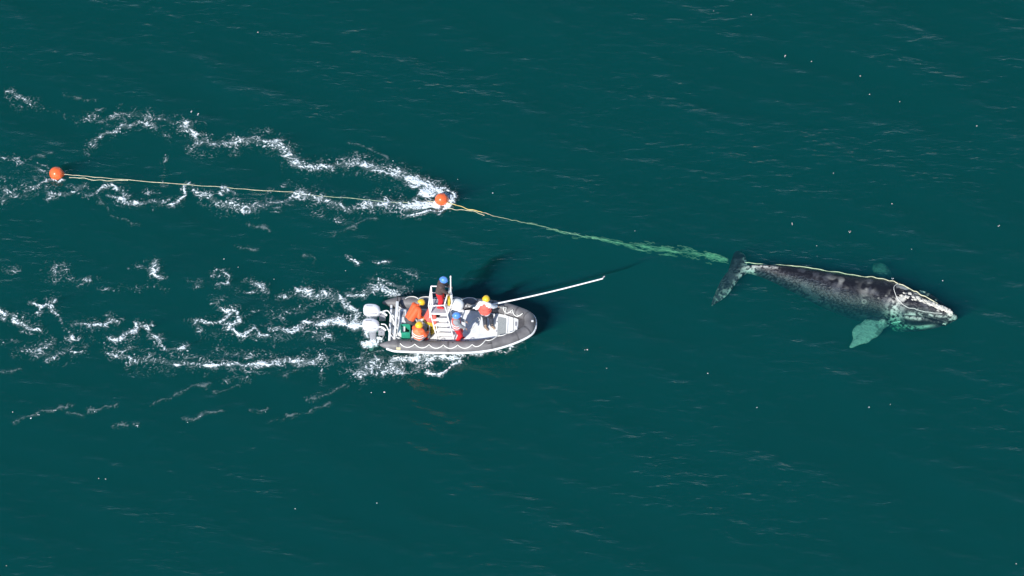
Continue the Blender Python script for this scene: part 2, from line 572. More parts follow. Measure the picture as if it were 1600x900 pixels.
U = lambda *p: list(p)
foam_field('foam', 'white foam trails streaming behind the orange buoy nearer the whale', [
    (U((688, 298), (660, 286), (640, 280)), .30, 1.0), (U((640, 280), (625, 272), (590, 262), (560, 255)), .26, .74),
    (U((560, 255), (530, 258), (500, 262), (480, 262)), .24, .66), (U((480, 262), (460, 252), (445, 236), (430, 222)), .22, .74),
    (U((430, 222), (400, 219), (360, 223), (330, 226), (308, 226)), .24, .66), (U((306, 222), (303, 206), (290, 194)), .17, .72),
    (U((290, 194), (265, 190), (240, 187)), .14, .60), (U((240, 187), (210, 178), (190, 182), (150, 184), (135, 186)), .22, .56),
    (U((140, 226), (150, 216), (170, 207), (190, 198), (205, 193), (225, 192), (245, 200)), .12, .66),
    (U((255, 207), (258, 215)), .14, .6), (U((110, 182), (70, 170), (48, 165)), .12, .44), (U((50, 160), (25, 148), (0, 138)), .15, .6),
    (U((30, 170), (10, 152)), .08, .55),
    (U((688, 320), (660, 321), (635, 322)), .30, 1.0), (U((635, 322), (600, 318), (575, 320)), .26, .74),
    (U((575, 322), (540, 328), (515, 318), (495, 308), (470, 303)), .24, .66), (U((470, 303), (450, 313), (432, 318)), .15, .74),
    (U((432, 318), (400, 325), (385, 328), (350, 322)), .22, .66), (U((350, 322), (330, 312), (308, 300)), .16, .66),
    (U((288, 292), (290, 304), (270, 319)), .11, .85), (U((262, 310), (240, 316), (215, 318), (195, 315), (172, 305)), .12, .70),
    (U((172, 292), (192, 300), (198, 308)), .11, .7), (U((170, 292), (150, 302), (135, 306)), .12, .66),
    (U((135, 290), (110, 304), (92, 306), (75, 308)), .12, .66), (U((420, 300), (440, 292), (450, 284)), .14, .42),
    (U((640, 336), (668, 333), (692, 330), (706, 316), (706, 302), (697, 292), (684, 291)), .085, .95),
    (U((650, 283), (668, 280), (684, 290)), .08, .7), (U((625, 335), (650, 340), (668, 335)), .07, .7),
    (U((255, 285), (256, 245)), .07, .48), (U((137, 250), (140, 225)), .09, .45), (U((365, 305), (352, 296), (346, 305)), .08, .75),
], [(668, 300, .50, .32, 1.12), (665, 322, .55, .28, 1.1), (694, 311, .50, .50, 1.12), (650, 290, .5, .25, .9), (640, 325, .5, .25, .9), (530, 345, .8, .4, .42), (500, 335, .6, .4, .42),
    (235, 300, .6, .3, .5), (540, 246, .8, .3, .45), (610, 258, .6, .25, .42), (300, 230, .5, .5, .45), (400, 205, 1.0, .3, .4)],
    (-10, 125, 730, 360), 100)

foam_field('foam', 'thin broken foam trailing behind the far orange buoy', [
    (U((80, 282), (70, 286), (58, 292), (40, 300)), .14, .72), (U((40, 305), (20, 308), (0, 312)), .20, .56), (U((75, 270), (60, 268), (45, 262)), .10, .6),
    (U((60, 255), (70, 262), (76, 268)), .05, .55), (U((35, 250), (15, 248), (0, 246)), .2, .55), (U((98, 282), (90, 286), (84, 282)), .05, .9),
    (U((60, 280), (30, 282), (0, 285)), .25, .45), (U((98, 276), (99, 268)), .04, .6)],
    [(30, 258, .5, .25, .5), (40, 290, .9, .4, .44), (10, 300, .5, .5, .5)], (-10, 235, 112, 330), 200)

foam_field('foam', 'broad white wake churned up behind and beside the inflatable boat', [
    (U((572, 505), (545, 505), (520, 500), (498, 503)), .30, .86), (U((498, 503), (478, 505), (460, 513), (452, 520), (440, 515), (426, 515)), .17, .74),
    (U((418, 525), (405, 526), (396, 515), (385, 524), (376, 528), (366, 522), (358, 512)), .12, .85),
    (U((358, 512), (372, 505), (372, 495), (366, 488), (345, 486)), .10, .80), (U((366, 490), (350, 500), (335, 503), (310, 504)), .09, .78),
    (U((350, 540), (340, 545)), .10, .6), (U((300, 503), (310, 510), (312, 522)), .10, .66), (U((292, 540), (275, 548), (256, 546), (250, 535)), .09, .72),
    (U((250, 535), (240, 525), (230, 513), (216, 508)), .09, .78), (U((216, 508), (203, 520), (188, 528), (180, 534), (172, 532)), .13, .80),
    (U((183, 505), (172, 497), (160, 505), (140, 508), (120, 507)), .12, .72), (U((87, 490), (78, 478), (55, 475)), .07, .82), (U((60, 492), (68, 479), (85, 465)), .08, .7),
    (U((60, 517), (45, 512), (30, 502), (22, 497)), .11, .82), (U((4, 492), (0, 485)), .12, .9), (U((0, 536), (20, 532)), .07, .6),
    (U((90, 490), (102, 512), (108, 522)), .08, .55), (U((100, 525), (130, 520)), .08, .5), (U((115, 550), (130, 546)), .07, .8),
    (U((168, 550), (180, 555), (200, 558), (208, 565)), .10, .68), (U((210, 562), (240, 564), (280, 568), (320, 568)), .24, .62),
    (U((320, 568), (352, 571), (368, 570), (398, 572)), .16, .86), (U((398, 572), (430, 568), (455, 564), (480, 566), (500, 562)), .20, .74),
    (U((500, 562), (530, 562), (545, 560)), .22, .5), (U((40, 545), (60, 552), (80, 556), (100, 548)), .26, .58), (U((215, 575), (220, 585)), .12, .55),
    (U((558, 500), (548, 482), (530, 468), (512, 460)), .20, .72), (U((512, 460), (490, 462), (480, 455), (470, 457)), .20, .76), (U((470, 457), (445, 460), (430, 460)), .14, .58),
    (U((415, 455), (408, 446), (395, 440)), .14, .68), (U((400, 455), (370, 455)), .2, .5), (U((350, 418), (356, 430), (354, 442), (344, 446)), .08, .74),
    (U((350, 418), (340, 420), (334, 430)), .07, .66), (U((238, 410), (246, 420), (240, 428), (250, 436)), .10, .76), (U((236, 420), (225, 416), (210, 416)), .10, .6),
    (U((247, 445), (256, 456)), .08, .55), (U((160, 452), (200, 452), (225, 450)), .14, .46), (U((575, 455), (595, 450), (612, 456), (622, 462)), .16, .76),
    (U((580, 436), (600, 440), (618, 444), (630, 452)), .16, .66), (U((545, 460), (572, 462)), .10, .74),
    (U((600, 570), (590, 565), (575, 572), (565, 582)), .30, .70), (U((600, 575), (620, 575)), .25, .72),
    (U((618, 562), (640, 560), (670, 558), (700, 560), (722, 556)), .22, .80), (U((672, 580), (688, 584), (702, 579), (714, 569), (722, 560)), .065, .95),
    (U((738, 556), (760, 552), (790, 546), (812, 538)), .07, .80), (U((640, 552), (700, 554), (760, 550)), .08, .7),
    (U((545, 402), (553, 406), (559, 412)), .05, .85), (U((585, 408), (610, 412)), .03, .8), (U((638, 424), (648, 434)), .06, .75),  # white glints on the water drawn as foam strokes
    (U((572, 520), (585, 528), (600, 535)), .18, .55), (U((600, 546), (575, 555), (560, 562)), .05, .55),
], [(560, 508, .55, .4, .95), (576, 518, .45, .4, .95), (590, 530, .4, .25, .7), (578, 536, .42, .30, .92), (120, 440, 1.5, .5, .42), (200, 545, 1.5, .6, .42), (430, 490, 1.5, .6, .42), (330, 520, 1.0, .5, .42), (120, 530, 1.0, .5, .44), (360, 590, 1.5, .4, .36), (345, 430, .4, .4, .55), (310, 445, .6, .4, .45), (90, 425, .9, .9, .44), (20, 420, .5, .5, .5),
    (70, 540, 1.3, .6, .48), (300, 560, 1.5, .45, .44), (440, 530, 1.2, .5, .45), (500, 525, 1.0, .5, .5), (540, 480, .5, .5, .48), (240, 425, .5, .4, .45),
    (660, 570, 1.0, .35, .58), (590, 585, .7, .35, .55), (460, 480, 1.0, .4, .42), (340, 470, .8, .4, .42), (380, 555, 1.6, .5, .42), (505, 585, .3, .6, .45)],
    (-12, 398, 835, 612), 300, scatter=.0)


foam_field('foam', 'faint pale lines on small wave crests, sky reflection laid on as thin foam',
           [(pts, .06, .90) for pts, h in CRESTS[:12]] + [(pts, .05, .85) for pts, h in CRESTS[12:]], [], (-10, 130, 1110, 690), 500, cell=.028, mul=.13)  # pale sky sheen on the crests put in as faint foam cover


def flecks():  # sun glints and bubbles both modelled as raised white specks
    rs = np.random.RandomState(11)
    co, fa, cv = [], [], []
    pts = [(403, 50), (1115, 16), (1174, 22), (1226, 86), (1268, 95), (1344, 118), (1359, 146), (1406, 158), (1526, 198), (1302, 271), (1237, 349), (1328, 362),
           (1394, 317), (1473, 440), (1395, 437), (992, 362), (715, 278), (770, 301), (614, 250), (1183, 636), (154, 747), (165, 748), (461, 795), (589, 786), (1588, 880),
           (1560, 353), (916, 547), (948, 577), (1106, 582), (1391, 633), (1358, 638), (540, 423), (372, 416), (428, 435), (350, 403), (300, 175), (310, 178), (20, 645),
           (103, 638), (48, 655), (60, 650), (85, 642), (148, 644), (214, 667), (293, 660), (313, 652), (415, 643), (580, 613), (600, 612), (1276, 385), (1424, 391), (10, 885)]
    for px, py in pts:
        k = 1 if rs.rand() < .8 else 3
        for _ in range(k):
            pts_c = at(px + rs.normal(0, 1.2 if k > 1 else .1), py + rs.normal(0, .7 if k > 1 else .1))
            r = rs.uniform(.009, .019)
            n = 7; base = len(co)
            z = wave_z(pts_c.x, pts_c.y)
            co.append((pts_c.x, pts_c.y, z + .03)); cv.append(1.0)
            for i in range(n):
                a = i / n * 6.283; q = r * rs.uniform(.7, 1.4)
                co.append((pts_c.x + q * 1.3 * math.cos(a), pts_c.y + q * math.sin(a), z + .006)); cv.append(.9)
            fa += [(base, base + 1 + i, base + 1 + (i + 1) % n) for i in range(n)]
    me = bpy.data.meshes.new('foam')
    me.from_pydata(co, [], fa)
    a = me.attributes.new('cover', 'FLOAT', 'POINT'); a.data.foreach_set('value', cv)
    tag(link('foam', me, 'foam'), 'tiny white flecks standing for sun glints and foam dotted over the open water', 'foam', kind='stuff')


flecks()

# ------------------------------------------------------------------ the boat
BOAT_LOC = at(595, 516)
BOAT_RZ = R(-2.0)
BM = Matrix.Translation(BOAT_LOC) @ Matrix.Rotation(BOAT_RZ, 4, 'Z')
boat = empty('inflatable_boat', BOAT_LOC, BOAT_RZ)
tag(boat, 'grey rigid inflatable boat with white deck, lookout tower and two outboards', 'boat')

HALF = [(0.02, 1.12, .42), (.55, 1.13, .42), (1.4, 1.15, .42), (2.6, 1.16, .43), (3.7, 1.13, .46), (4.5, 1.02, .51), (5.15, .83, .57), (5.65, .60, .62), (5.94, .42, .66), (6.06, .26, .68), (6.10, 0, .69)]
left = spline(HALF, 70)
path = left + [(x, -y, z) for x, y, z in left[-2::-1]]


def tube_r(x):
    if x < .62:
        return .035 + .215 * min(1, (x - .02) / .60) ** .85
    return .25 - .02 * max(0, (x - 4.5) / 1.7)


b = MB(); b.sweep(path, [tube_r(p[0]) for p in path], 28)
tube = b.build('tube', 'tube', boat)
# seam bands round the tube
for side in (1, -1):
    for s in (9, 22, 35, 47, 57):
        i = s
        p = Vector(left[i]); q = Vector(left[i + 1])
        r = tube_r(p.x) + .004
        d = (q - p).normalized() * .035
        b = MB(); pts = [(v.x, v.y * side, v.z) for v in (p - d, p + d)]
        b.sweep(pts, [r, r], 28)
        b.build('seam_band', 'tube_patch', tube)


def tube_point(i, side, ang, off=0.0):
    """Point on the tube skin; ang 0 = outward, 90 = up, 180 = inboard."""
    i = max(0, min(len(left) - 2, i))
    p = Vector(left[i]); d = (Vector(left[i + 1]) - p); d.z = 0; d.normalize()
    outw = Vector((-d.y, d.x, 0))
    r = tube_r(p.x) + off
    v = p + outw * r * math.cos(R(ang)) + Vector((0, 0, 1)) * r * math.sin(R(ang))
    return Vector((v.x, v.y * side, v.z))


def idx_of_x(x):
    return min(range(len(left)), key=lambda k: abs(left[k][0] - x))


# white rubbing strake along the outside
for side in (1, -1):
    pts = [tube_point(i, side, -12, .008) for i in range(4, len(left) - 1)]
    b = MB(); b.sweep(pts, .052, 8)
    b.build('rubbing_strake', 'strake', boat)
b = MB(); b.sweep([(6.19, .36, .635), (6.33, .22, .64), (6.345, 0, .64), (6.33, -.22, .64), (6.19, -.36, .635)], .045, 8)
b.build('bow_strake', 'strake', boat)
b = MB()
b.sweep([(6.30, .2, .80), (6.33, 0, .82), (6.30, -.2, .80)], .02, 6)
b.build('bow_handle', 'tube_patch', boat)
b = MB(); b.box((6.20, -.06, .925), (.09, .09, .02), .006); b.build('bow_fitting', 'white', boat)


# lifelines hung in scallops
def festoon(side, xs, a0, a1, name='lifeline'):
    pts = []
    for xa, xb in zip(xs[:-1], xs[1:]):
        for k in range(9):
            f = k / 9
            x = xa + (xb - xa) * f
            s = math.sin(f * math.pi) ** .8
            g = (x - xs[0]) / (xs[-1] - xs[0])
            base = a0 if not callable(a0) else a0(x)
            dip = a1 if not callable(a1) else a1(x)
            pts.append(tube_point_x(x, side, base + (dip - base) * s, .02))
    pts.append(tube_point_x(xs[-1], side, a0 if not callable(a0) else a0(xs[-1]), .02))
    b = MB(); b.sweep(pts, .019, 7)
    o = b.build(name, 'rope_white', boat)
    for x in xs:
        c = tube_point_x(x, side, a0 if not callable(a0) else a0(x), .008)
        b = MB(); b.ball(c, (.05, .04, .014), 10, 6)
        b.build('rope_patch', 'tube_patch', o)
    return o


def tube_point_x(x, side, ang, off):
    for i in range(len(left) - 1):
        if left[i + 1][0] >= x:
            f = (x - left[i][0]) / max(1e-6, left[i + 1][0] - left[i][0])
            return tube_point(i, side, ang, off).lerp(tube_point(i + 1, side, ang, off), max(0, min(1, f)))
    return tube_point(len(left) - 2, side, ang, off)


near_a = lambda x: 72 if x < 3.9 else 72 + min(1, (x - 3.9) / 1.0) * 68
near_d = lambda x: 40 if x < 3.9 else 40 + min(1, (x - 3.9) / 1.0) * 78
festoon(-1, [.86, 1.46, 2.04, 2.62, 3.2, 3.78, 4.34, 4.86, 5.28, 5.62], near_a, near_d)
festoon(1, [.95, 1.5, 2.1, 2.7, 3.3, 3.9], 95, 55)
festoon(1, [5.02, 5.42, 5.86], 118, 168)

# grab handles and valves on the tube
for x, s, a in ((1.15, -1, 120), (2.35, -1, 125), (3.5, -1, 125), (4.4, -1, 60), (2.2, 1, 115), (4.7, 1, 60), (5.3, 1, 150), (5.65, 1, 150)):
    c = tube_point_x(x, s, a, .012); c2 = tube_point_x(x + .16, s, a, .012); mid = tube_point_x(x + .08, s, a, .05)
    b = MB(); b.sweep([c, mid, c2], .014, 6); b.build('grab_handle', 'rope_white' if a >= 150 else 'black', boat)
c = tube_point_x(.80, -1, 30, .004)
b = MB(); b.box(c, (.17, .012, .15), .003, rx=R(-58)); b.build('label_patch', 'sticker', boat)
for x in (1.3, 3.0, 4.6):
    b = MB(); b.ball(tube_point_x(x, -1, 100, .002), (.03, .03, .012), 10, 6); b.build('air_valve', 'black', boat)

# hull and deck
ST = [(.42, -.36, .86, -.14, .96, .20), (1.6, -.40, .88, -.13, .98, .20), (3.2, -.40, .86, -.08, .97, .21), (4.4, -.33, .66, .03, .82, .23),
      (5.2, -.14, .40, .18, .58, .34), (5.75, .10, .20, .34, .34, .46), (6.02, .36, .06, .46, .12, .54)]
rings = []
for x, kz, cy, cz, ty, tz in ST:
    rings.append([Vector(p) for p in ((x, 0, kz), (x, cy, cz), (x, ty, tz), (x, 0, tz + .005), (x, -ty, tz), (x, -cy, cz))])
b = MB(); b.loft(rings); b.build('hull', 'white', boat)
inner = [(.42, .93), (1.6, .95), (3.2, .95), (4.2, .86), (4.75, .74)]
b = MB(); b.prism(inner + [(x, -y) for x, y in inner[::-1]], .215, .285); b.build('deck', 'deck', boat)
# walkway planks of non-slip on the deck, joints in between
for k in range(3):
    x0 = 2.95 + k * .56
    b = MB(); b.prism([(x0, .70), (x0 + .54, .69), (x0 + .54, -.69), (x0, -.70)], .287, .294); b.build('deck_panel', 'deck', boat)
bowl = [(4.70, .72), (5.05, .60), (5.42, .44), (5.42, -.44), (5.05, -.60), (4.70, -.72)]
b = MB(); b.prism(bowl, .25, lambda x: .44 + (x - 4.7) * .1, .012); bl = b.build('bow_locker', 'white', boat)
b = MB(); b.prism([(4.78, .50), (5.12, .40), (5.12, -.40), (4.78, -.50)], .44, lambda x: .462 + (x - 4.7) * .1, .006); b.build('hatch', 'nonslip', bl)
b = MB(); b.prism([(5.16, .46), (5.19, .45), (5.19, -.45), (5.16, -.46)], .45, lambda x: .478 + (x - 4.7) * .1); b.build('hinge_strip', 'alu', bl)
for y in (.25, -.25):
    b = MB(); b.box((4.745, y, .452), (.05, .07, .012), .004); b.build('latch', 'motor_grey', bl)
b = MB(); b.prism([(5.44, .40), (5.62, .31), (5.62, -.31), (5.44, -.40)], .36, .58, .015); al = b.build('anchor_locker', 'white', boat)
b = MB(); b.box((5.53, .05, .586), (.08, .22, .012), .004); b.build('locker_opening', 'motor_grey', al)
b = MB(); b.box((5.56, -.18, .60), (.07, .12, .03), .01); b.build('cleat', 'white', al)
b = MB(); b.prism([(5.63, .36), (5.97, .20), (5.97, -.20), (5.63, -.36)], .46, lambda x: .57 + (x - 5.63) * .45); b.build('bow_apron', 'apron', boat)
for y0, y1 in ((.30, .42), (-.30, -.42)):
    b = MB(); b.sweep([(5.1, y0 * 2.1, .50), (5.45, y1 * 1.25, .60), (5.8, y0 * .95, .66)], .05, 8, flat=.5); b.build('apron_edge', 'apron', boat)
# raised edge of the deck against the tube
for s in (1, -1):
    b = MB(); b.sweep([(.6, .90 * s, .31), (1.6, .925 * s, .31), (3.2, .925 * s, .31), (4.2, .83 * s, .315), (4.68, .74 * s, .32)], .035, 8); b.build('deck_edging', 'strake', boat)

# stern: transom, well, bench, tow frame, hoses
b = MB(); b.box((.40, 0, .22), (.09, 1.84, .66), .02); b.build('transom', 'white', boat)
b = MB(); b.box((.60, 0, .30), (.30, 1.70, .03), .008); b.build('motor_well', 'white', boat)
b = MB(); b.box((.88, 0, .44), (.30, 1.30, .31), .025); bench = b.build('bench_seat', 'white', boat)
b = MB(); b.box((.88, -.12, .605), (.10, .14, .02), .006); b.build('bench_latch', 'motor_grey', bench)
b = MB(); b.box((.88, .38, .602), (.16, .30, .014), .006); b.build('bench_pad', 'grey_cloth', bench)
b = MB()
b.sweep(spline([(.62, -.86, .34), (.62, -.80, .80), (.64, -.55, .90), (.66, .55, .90), (.66, .80, .80), (.66, .88, .34)], 26), .045, 10)
b.bar((.62, -.80, .60), (.66, .82, .60), .028); b.bar((.62, -.80, .62), (.98, -.80, .32), .025); b.bar((.66, .80, .62), (1.0, .80, .32), .025)
tf = b.build('tow_frame', 'alu', boat)
b = MB(); b.box((.655, .36, .93), (.12, .80, .10), .03, ry=R(6)); b.build('tow_frame_pad', 'white', tf)
b = MB(); b.sweep([(.66, .84, .86), (.66, .85, 1.16)], .014, 6); b.ball((.66, .85, 1.17), .03, 10, 6); b.build('stern_light', 'black', tf)
for pts in ([(.42, .35, .62), (.5, .2, .72), (.56, .25, .5), (.6, .5, .36)], [(.05, -.33, .80), (.25, -.45, .86), (.45, -.75, .62), (.58, -.6, .36), (.66, -.30, .34)],
            [(.05, .33, .80), (.3, .28, .9), (.5, .1, .6), (.6, -.1, .35)], [(.48, -.7, .55), (.62, -.74, .36), (.72, -.3, .34), (.6, .1, .34)]):
    b = MB(); b.sweep(spline(pts, 22), .026, 8); b.build('hose', 'white', boat)
b = MB(); b.box((.56, .05, .40), (.16, .22, .18), .03); b.build('battery_box', 'white', boat)
b = MB(); b.box((.56, -.42, .39), (.18, .20, .16), .03); b.build('filter_box', 'strake', boat)


def superellipse(cx, cy, z, a, bb, n=28, e=2.8):
    ring = []
    for k in range(n):
        t = k / n * 2 * math.pi
        c, s = math.cos(t), math.sin(t)
        ring.append(Vector((cx + a * math.copysign(abs(c) ** (2 / e), c), cy + bb * math.copysign(abs(s) ** (2 / e), s), z)))
    return ring


def outboard(y):
    x = -.36
    b = MB()
    b.loft([superellipse(x + .02, y, .60, .26, .17), superellipse(x, y, .66, .33, .205), superellipse(x - .01, y, .80, .355, .22), superellipse(x - .02, y, .96, .34, .21),
            superellipse(x - .05, y, 1.06, .28, .175), superellipse(x - .07, y, 1.11, .20, .12), superellipse(x - .08, y, 1.125, .08, .05)])
    o = b.build('outboard_motor', 'motor', boat)
    b = MB(); b.loft([superellipse(x, y, .70, .346, .214), superellipse(x, y, .735, .356, .222)]); b.build('cowling_band', 'motor_grey', o)
    b = MB(); b.box((x + .02, y - .205, .90), (.36, .022, .035), .008); b.build('side_trim', 'motor_grey', o)
    b = MB(); b.box((x + .02, y + .205, .90), (.36, .022, .035), .008); b.build('side_trim', 'motor_grey', o)
    b = MB(); b.box((x - .10, y, 1.115), (.26, .05, .03), .012); b.build('air_intake', 'motor_grey', o)
    b = MB(); b.loft([superellipse(x + .04, y, .62, .20, .12), superellipse(x + .06, y, .3, .14, .085), superellipse(x + .06, y, -.2, .11, .06), superellipse(x + .04, y, -.52, .12, .05)]); b.build('midsection', 'motor_grey', o)
    b = MB(); b.capsule((x + .24, y, -.50), (x - .16, y, -.50), .035, .06); b.loft([superellipse(x, y, -.5, .12, .02), superellipse(x - .02, y, -.78, .07, .015)]); b.build('gearcase', 'motor_grey', o)
    b = MB(); b.box((x - .02, y, -.28), (.42, .22, .02), .006); b.build('cavitation_plate', 'motor_grey', o)
    b = MB()
    for k in range(3):
        t = k * 2.094
        b.box((x - .24, y + .11 * math.sin(t), -.50 + .11 * math.cos(t)), (.02, .11, .17), .006, rx=-t, rz=R(30))
    b.ball((x - .24, y, -.5), (.06, .045, .045), 10, 6); b.build('propeller', 'black', o)
    b = MB(); b.box((x + .42, y, .48), (.26, .26, .30), .03); b.bar((x + .40, y - .17, .55), (x + .40, y + .17, .55), .03); b.build('mounting_bracket', 'motor_grey', o)
    b = MB(); b.sweep(spline([(x + .28, y - .05, .80), (x + .45, y - .10, .84), (x + .62, y - .22, .80)], 10), .04, 8); b.build('cable_boot', 'white', o)


outboard(.34); outboard(-.44)

# console under the tower, leaning post behind
b = MB(); b.box((2.55, .10, .68), (.42, .70, .80), .04, taper=(.75, .95)); con = b.build('console', 'white', boat)
b = MB(); b.box((2.36, .10, 1.00), (.10, .58, .22), .02, ry=R(-35)); b.build('dashboard', 'screen', con)
b = MB()
ring = [(2.27 + .03 * math.cos(t), .10 + .17 * math.cos(t), .95 + .17 * math.sin(t)) for t in [k / 20 * 6.283 for k in range(20)]]
b.sweep(ring, .014, 6, closed=True)
for k in range(3):
    t = k * 2.094; b.bar((2.27, .10, .95), (2.27, .10 + .17 * math.cos(t), .95 + .17 * math.sin(t)), .01, 6)
b.build('steering_wheel', 'black', con)
b = MB(); b.box((1.66, .02, .60), (.34, .62, .62), .035); post = b.build('leaning_post', 'white', boat)
b = MB(); b.box((1.66, .02, .935), (.36, .64, .06), .025); b.build('seat_cushion', 'grey_cloth', post)
b = MB(); b.box((1.63, .14, .975), (.12, .14, .03), .01); b.build('instrument_box', 'black', post)
b = MB(); b.box((1.72, -.12, .98), (.18, .2, .05), .02, rz=R(20)); b.build('chart_case', 'white', post)
b = MB(); b.box((1.66, -.296, .62), (.20, .012, .30), .006); b.build('post_door', 'strake', post)
b = MB()
for s in (-.26, .30):
    b.sweep([(1.50, s, .94), (1.44, s, 1.14)], .018, 6)
b.bar((1.44, -.28, 1.14), (1.44, .32, 1.14), .022); b.build('backrest_rail', 'alu', post)

# lookout tower
PX0, PX1, PY0, PY1, PZ = 2.05, 2.76, -.36, .36, 1.60
b = MB()
tr = .026
for x, y, dx, dy in ((PX0, PY0, -.05, -.10), (PX0, PY1, -.05, .22), (PX1, PY1, .12, .22)):
    b.bar((x + dx, y + dy, .29), (x, y, PZ), tr)
b.bar((PX1 + .10, PY1 + .1, .29), (PX1, PY1, PZ), tr)
for a, c in (((PX0, PY0), (PX1, PY0)), ((PX0, PY1), (PX1, PY1)), ((PX0, PY0), (PX0, PY1)), ((PX1, PY0), (PX1, PY1))):
    b.bar((*a, PZ - .02), (*c, PZ - .02), .034)
RZ = 2.46
b.bar((PX0, PY1, PZ), (PX0 + .02, PY1, RZ), tr); b.bar((PX0, PY0, PZ), (PX0 - .06, PY0 + .02, RZ - .42), tr); b.bar((PX0 - .06, PY0 + .02, RZ - .42), (PX0 + .02, PY1, RZ), tr)
b.bar((PX0, PY0, PZ), (PX0 + .10, PY0 + .05, 2.02), tr); b.bar((PX0 + .02, PY1, RZ), (PX0 + .10, PY0 + .05, 2.02), tr)
b.bar((PX1, PY1, PZ), (PX1 + .06, PY1, RZ), tr); b.bar((PX0 + .02, PY1, RZ), (PX1 + .06, PY1, RZ), tr); b.bar((PX0 + .01, PY1, 2.05), (PX1 + .03, PY1, 2.05), tr * .8)
b.bar((PX1, PY0, PZ), (PX1 - .13, PY0 + .06, 2.06), tr); b.bar((PX1 - .13, PY0 + .06, 2.06), (PX1 - .06, PY0 + .18, RZ - .12), tr); b.bar((PX1 - .06, PY0 + .18, RZ - .12), (PX1 + .06, PY1, RZ), tr)
b.bar((PX0 - .03, PY0 + .01, 2.05), (PX1 - .13, PY0 + .06, 2.06), tr)
b.bar((PX1 + .06, PY1, RZ), (PX1 + .16, .10, RZ - .16), tr); b.bar((PX1 + .16, .10, RZ - .16), (PX1 + .16, -.12, 1.95), tr); b.bar((PX1 + .16, -.12, 1.95), (PX1, PY0, PZ), tr)
tower = b.build('lookout_tower', 'alu', boat)
b = MB(); b.box(((PX0 + PX1) / 2, 0, PZ + .012), (PX1 - PX0 - .05, PY1 - PY0 - .05, .03), .008); b.build('platform', 'motor_grey', tower)
# ladder with wide treads on the near side
LA0, LA1 = Vector((2.07, PY0 - .02, PZ)), Vector((2.34, -.66, .29))
LB0, LB1 = Vector((2.74, PY0 - .02, PZ)), Vector((3.03, -.66, .29))
b = MB(); b.bar(LA0, LA1, .028); b.bar(LB0, LB1, .028)
b.bar(LA1 + Vector((.1, .02, 0)), LA0.lerp(LA1, .45) + Vector((.1, .02, 0)), .018)
lad = b.build('ladder', 'alu', tower)
for f in (.24, .44, .63, .81, .97):
    c = (LA0.lerp(LA1, f) + LB0.lerp(LB1, f)) / 2
    b = MB(); b.box((c.x, c.y + .04, c.z), (.60, .17, .028), .008); b.build('tread', 'white', lad)
# radar dome on a bracket in front of the tower, mast beside it
b = MB()
b.loft([superellipse(3.13, .03, 1.64, .23, .23, e=2), superellipse(3.13, .03, 1.67, .275, .275, e=2), superellipse(3.13, .03, 1.77, .275, .275, e=2), superellipse(3.13, .03, 1.85, .235, .235, e=2), superellipse(3.13, .03, 1.90, .15, .15, e=2), superellipse(3.13, .03, 1.915, .045, .045, e=2)])
rad = b.build('radar_dome', 'white', boat)
b = MB(); b.sweep(spline([(PX1, -.02, 1.58), (2.95, .02, 1.56), (3.13, .03, 1.63)], 8), .04, 8); b.bar((PX1, -.3, 1.58), (3.05, .0, 1.62), .024); b.build('radar_bracket', 'alu', rad)
b = MB(); b.bar((2.88, .06, 1.60), (2.88, .06, 3.42), .028); b.box((2.88, .06, 1.62), (.10, .10, .05), .01); mast = b.build('mast', 'alu', boat)
b = MB(); b.capsule((2.88, .06, 3.40), (2.88, .06, 3.47), .036, .03); b.build('mast_light', 'white', mast)

print('boat done')


# ------------------------------------------------------------------ people
def boatp(x, y, z):
    return BM @ Vector((x, y, z))


def ik(a, t, l1, l2, pole):
    a, t, pole = Vector(a), Vector(t), Vector(pole)
    d = t - a
    L = d.length
    mx = (l1 + l2) * .995
    if L > mx:
        t = a + d / L * mx; d = t - a; L = mx
    u = d / L
    x = (l1 * l1 - l2 * l2 + L * L) / (2 * L)
    h = math.sqrt(max(1e-6, l1 * l1 - x * x))
    p = pole - u * pole.dot(u)
    if p.length < 1e-4: p = u.orthogonal()
    return a + u * x + p.normalized() * h, t


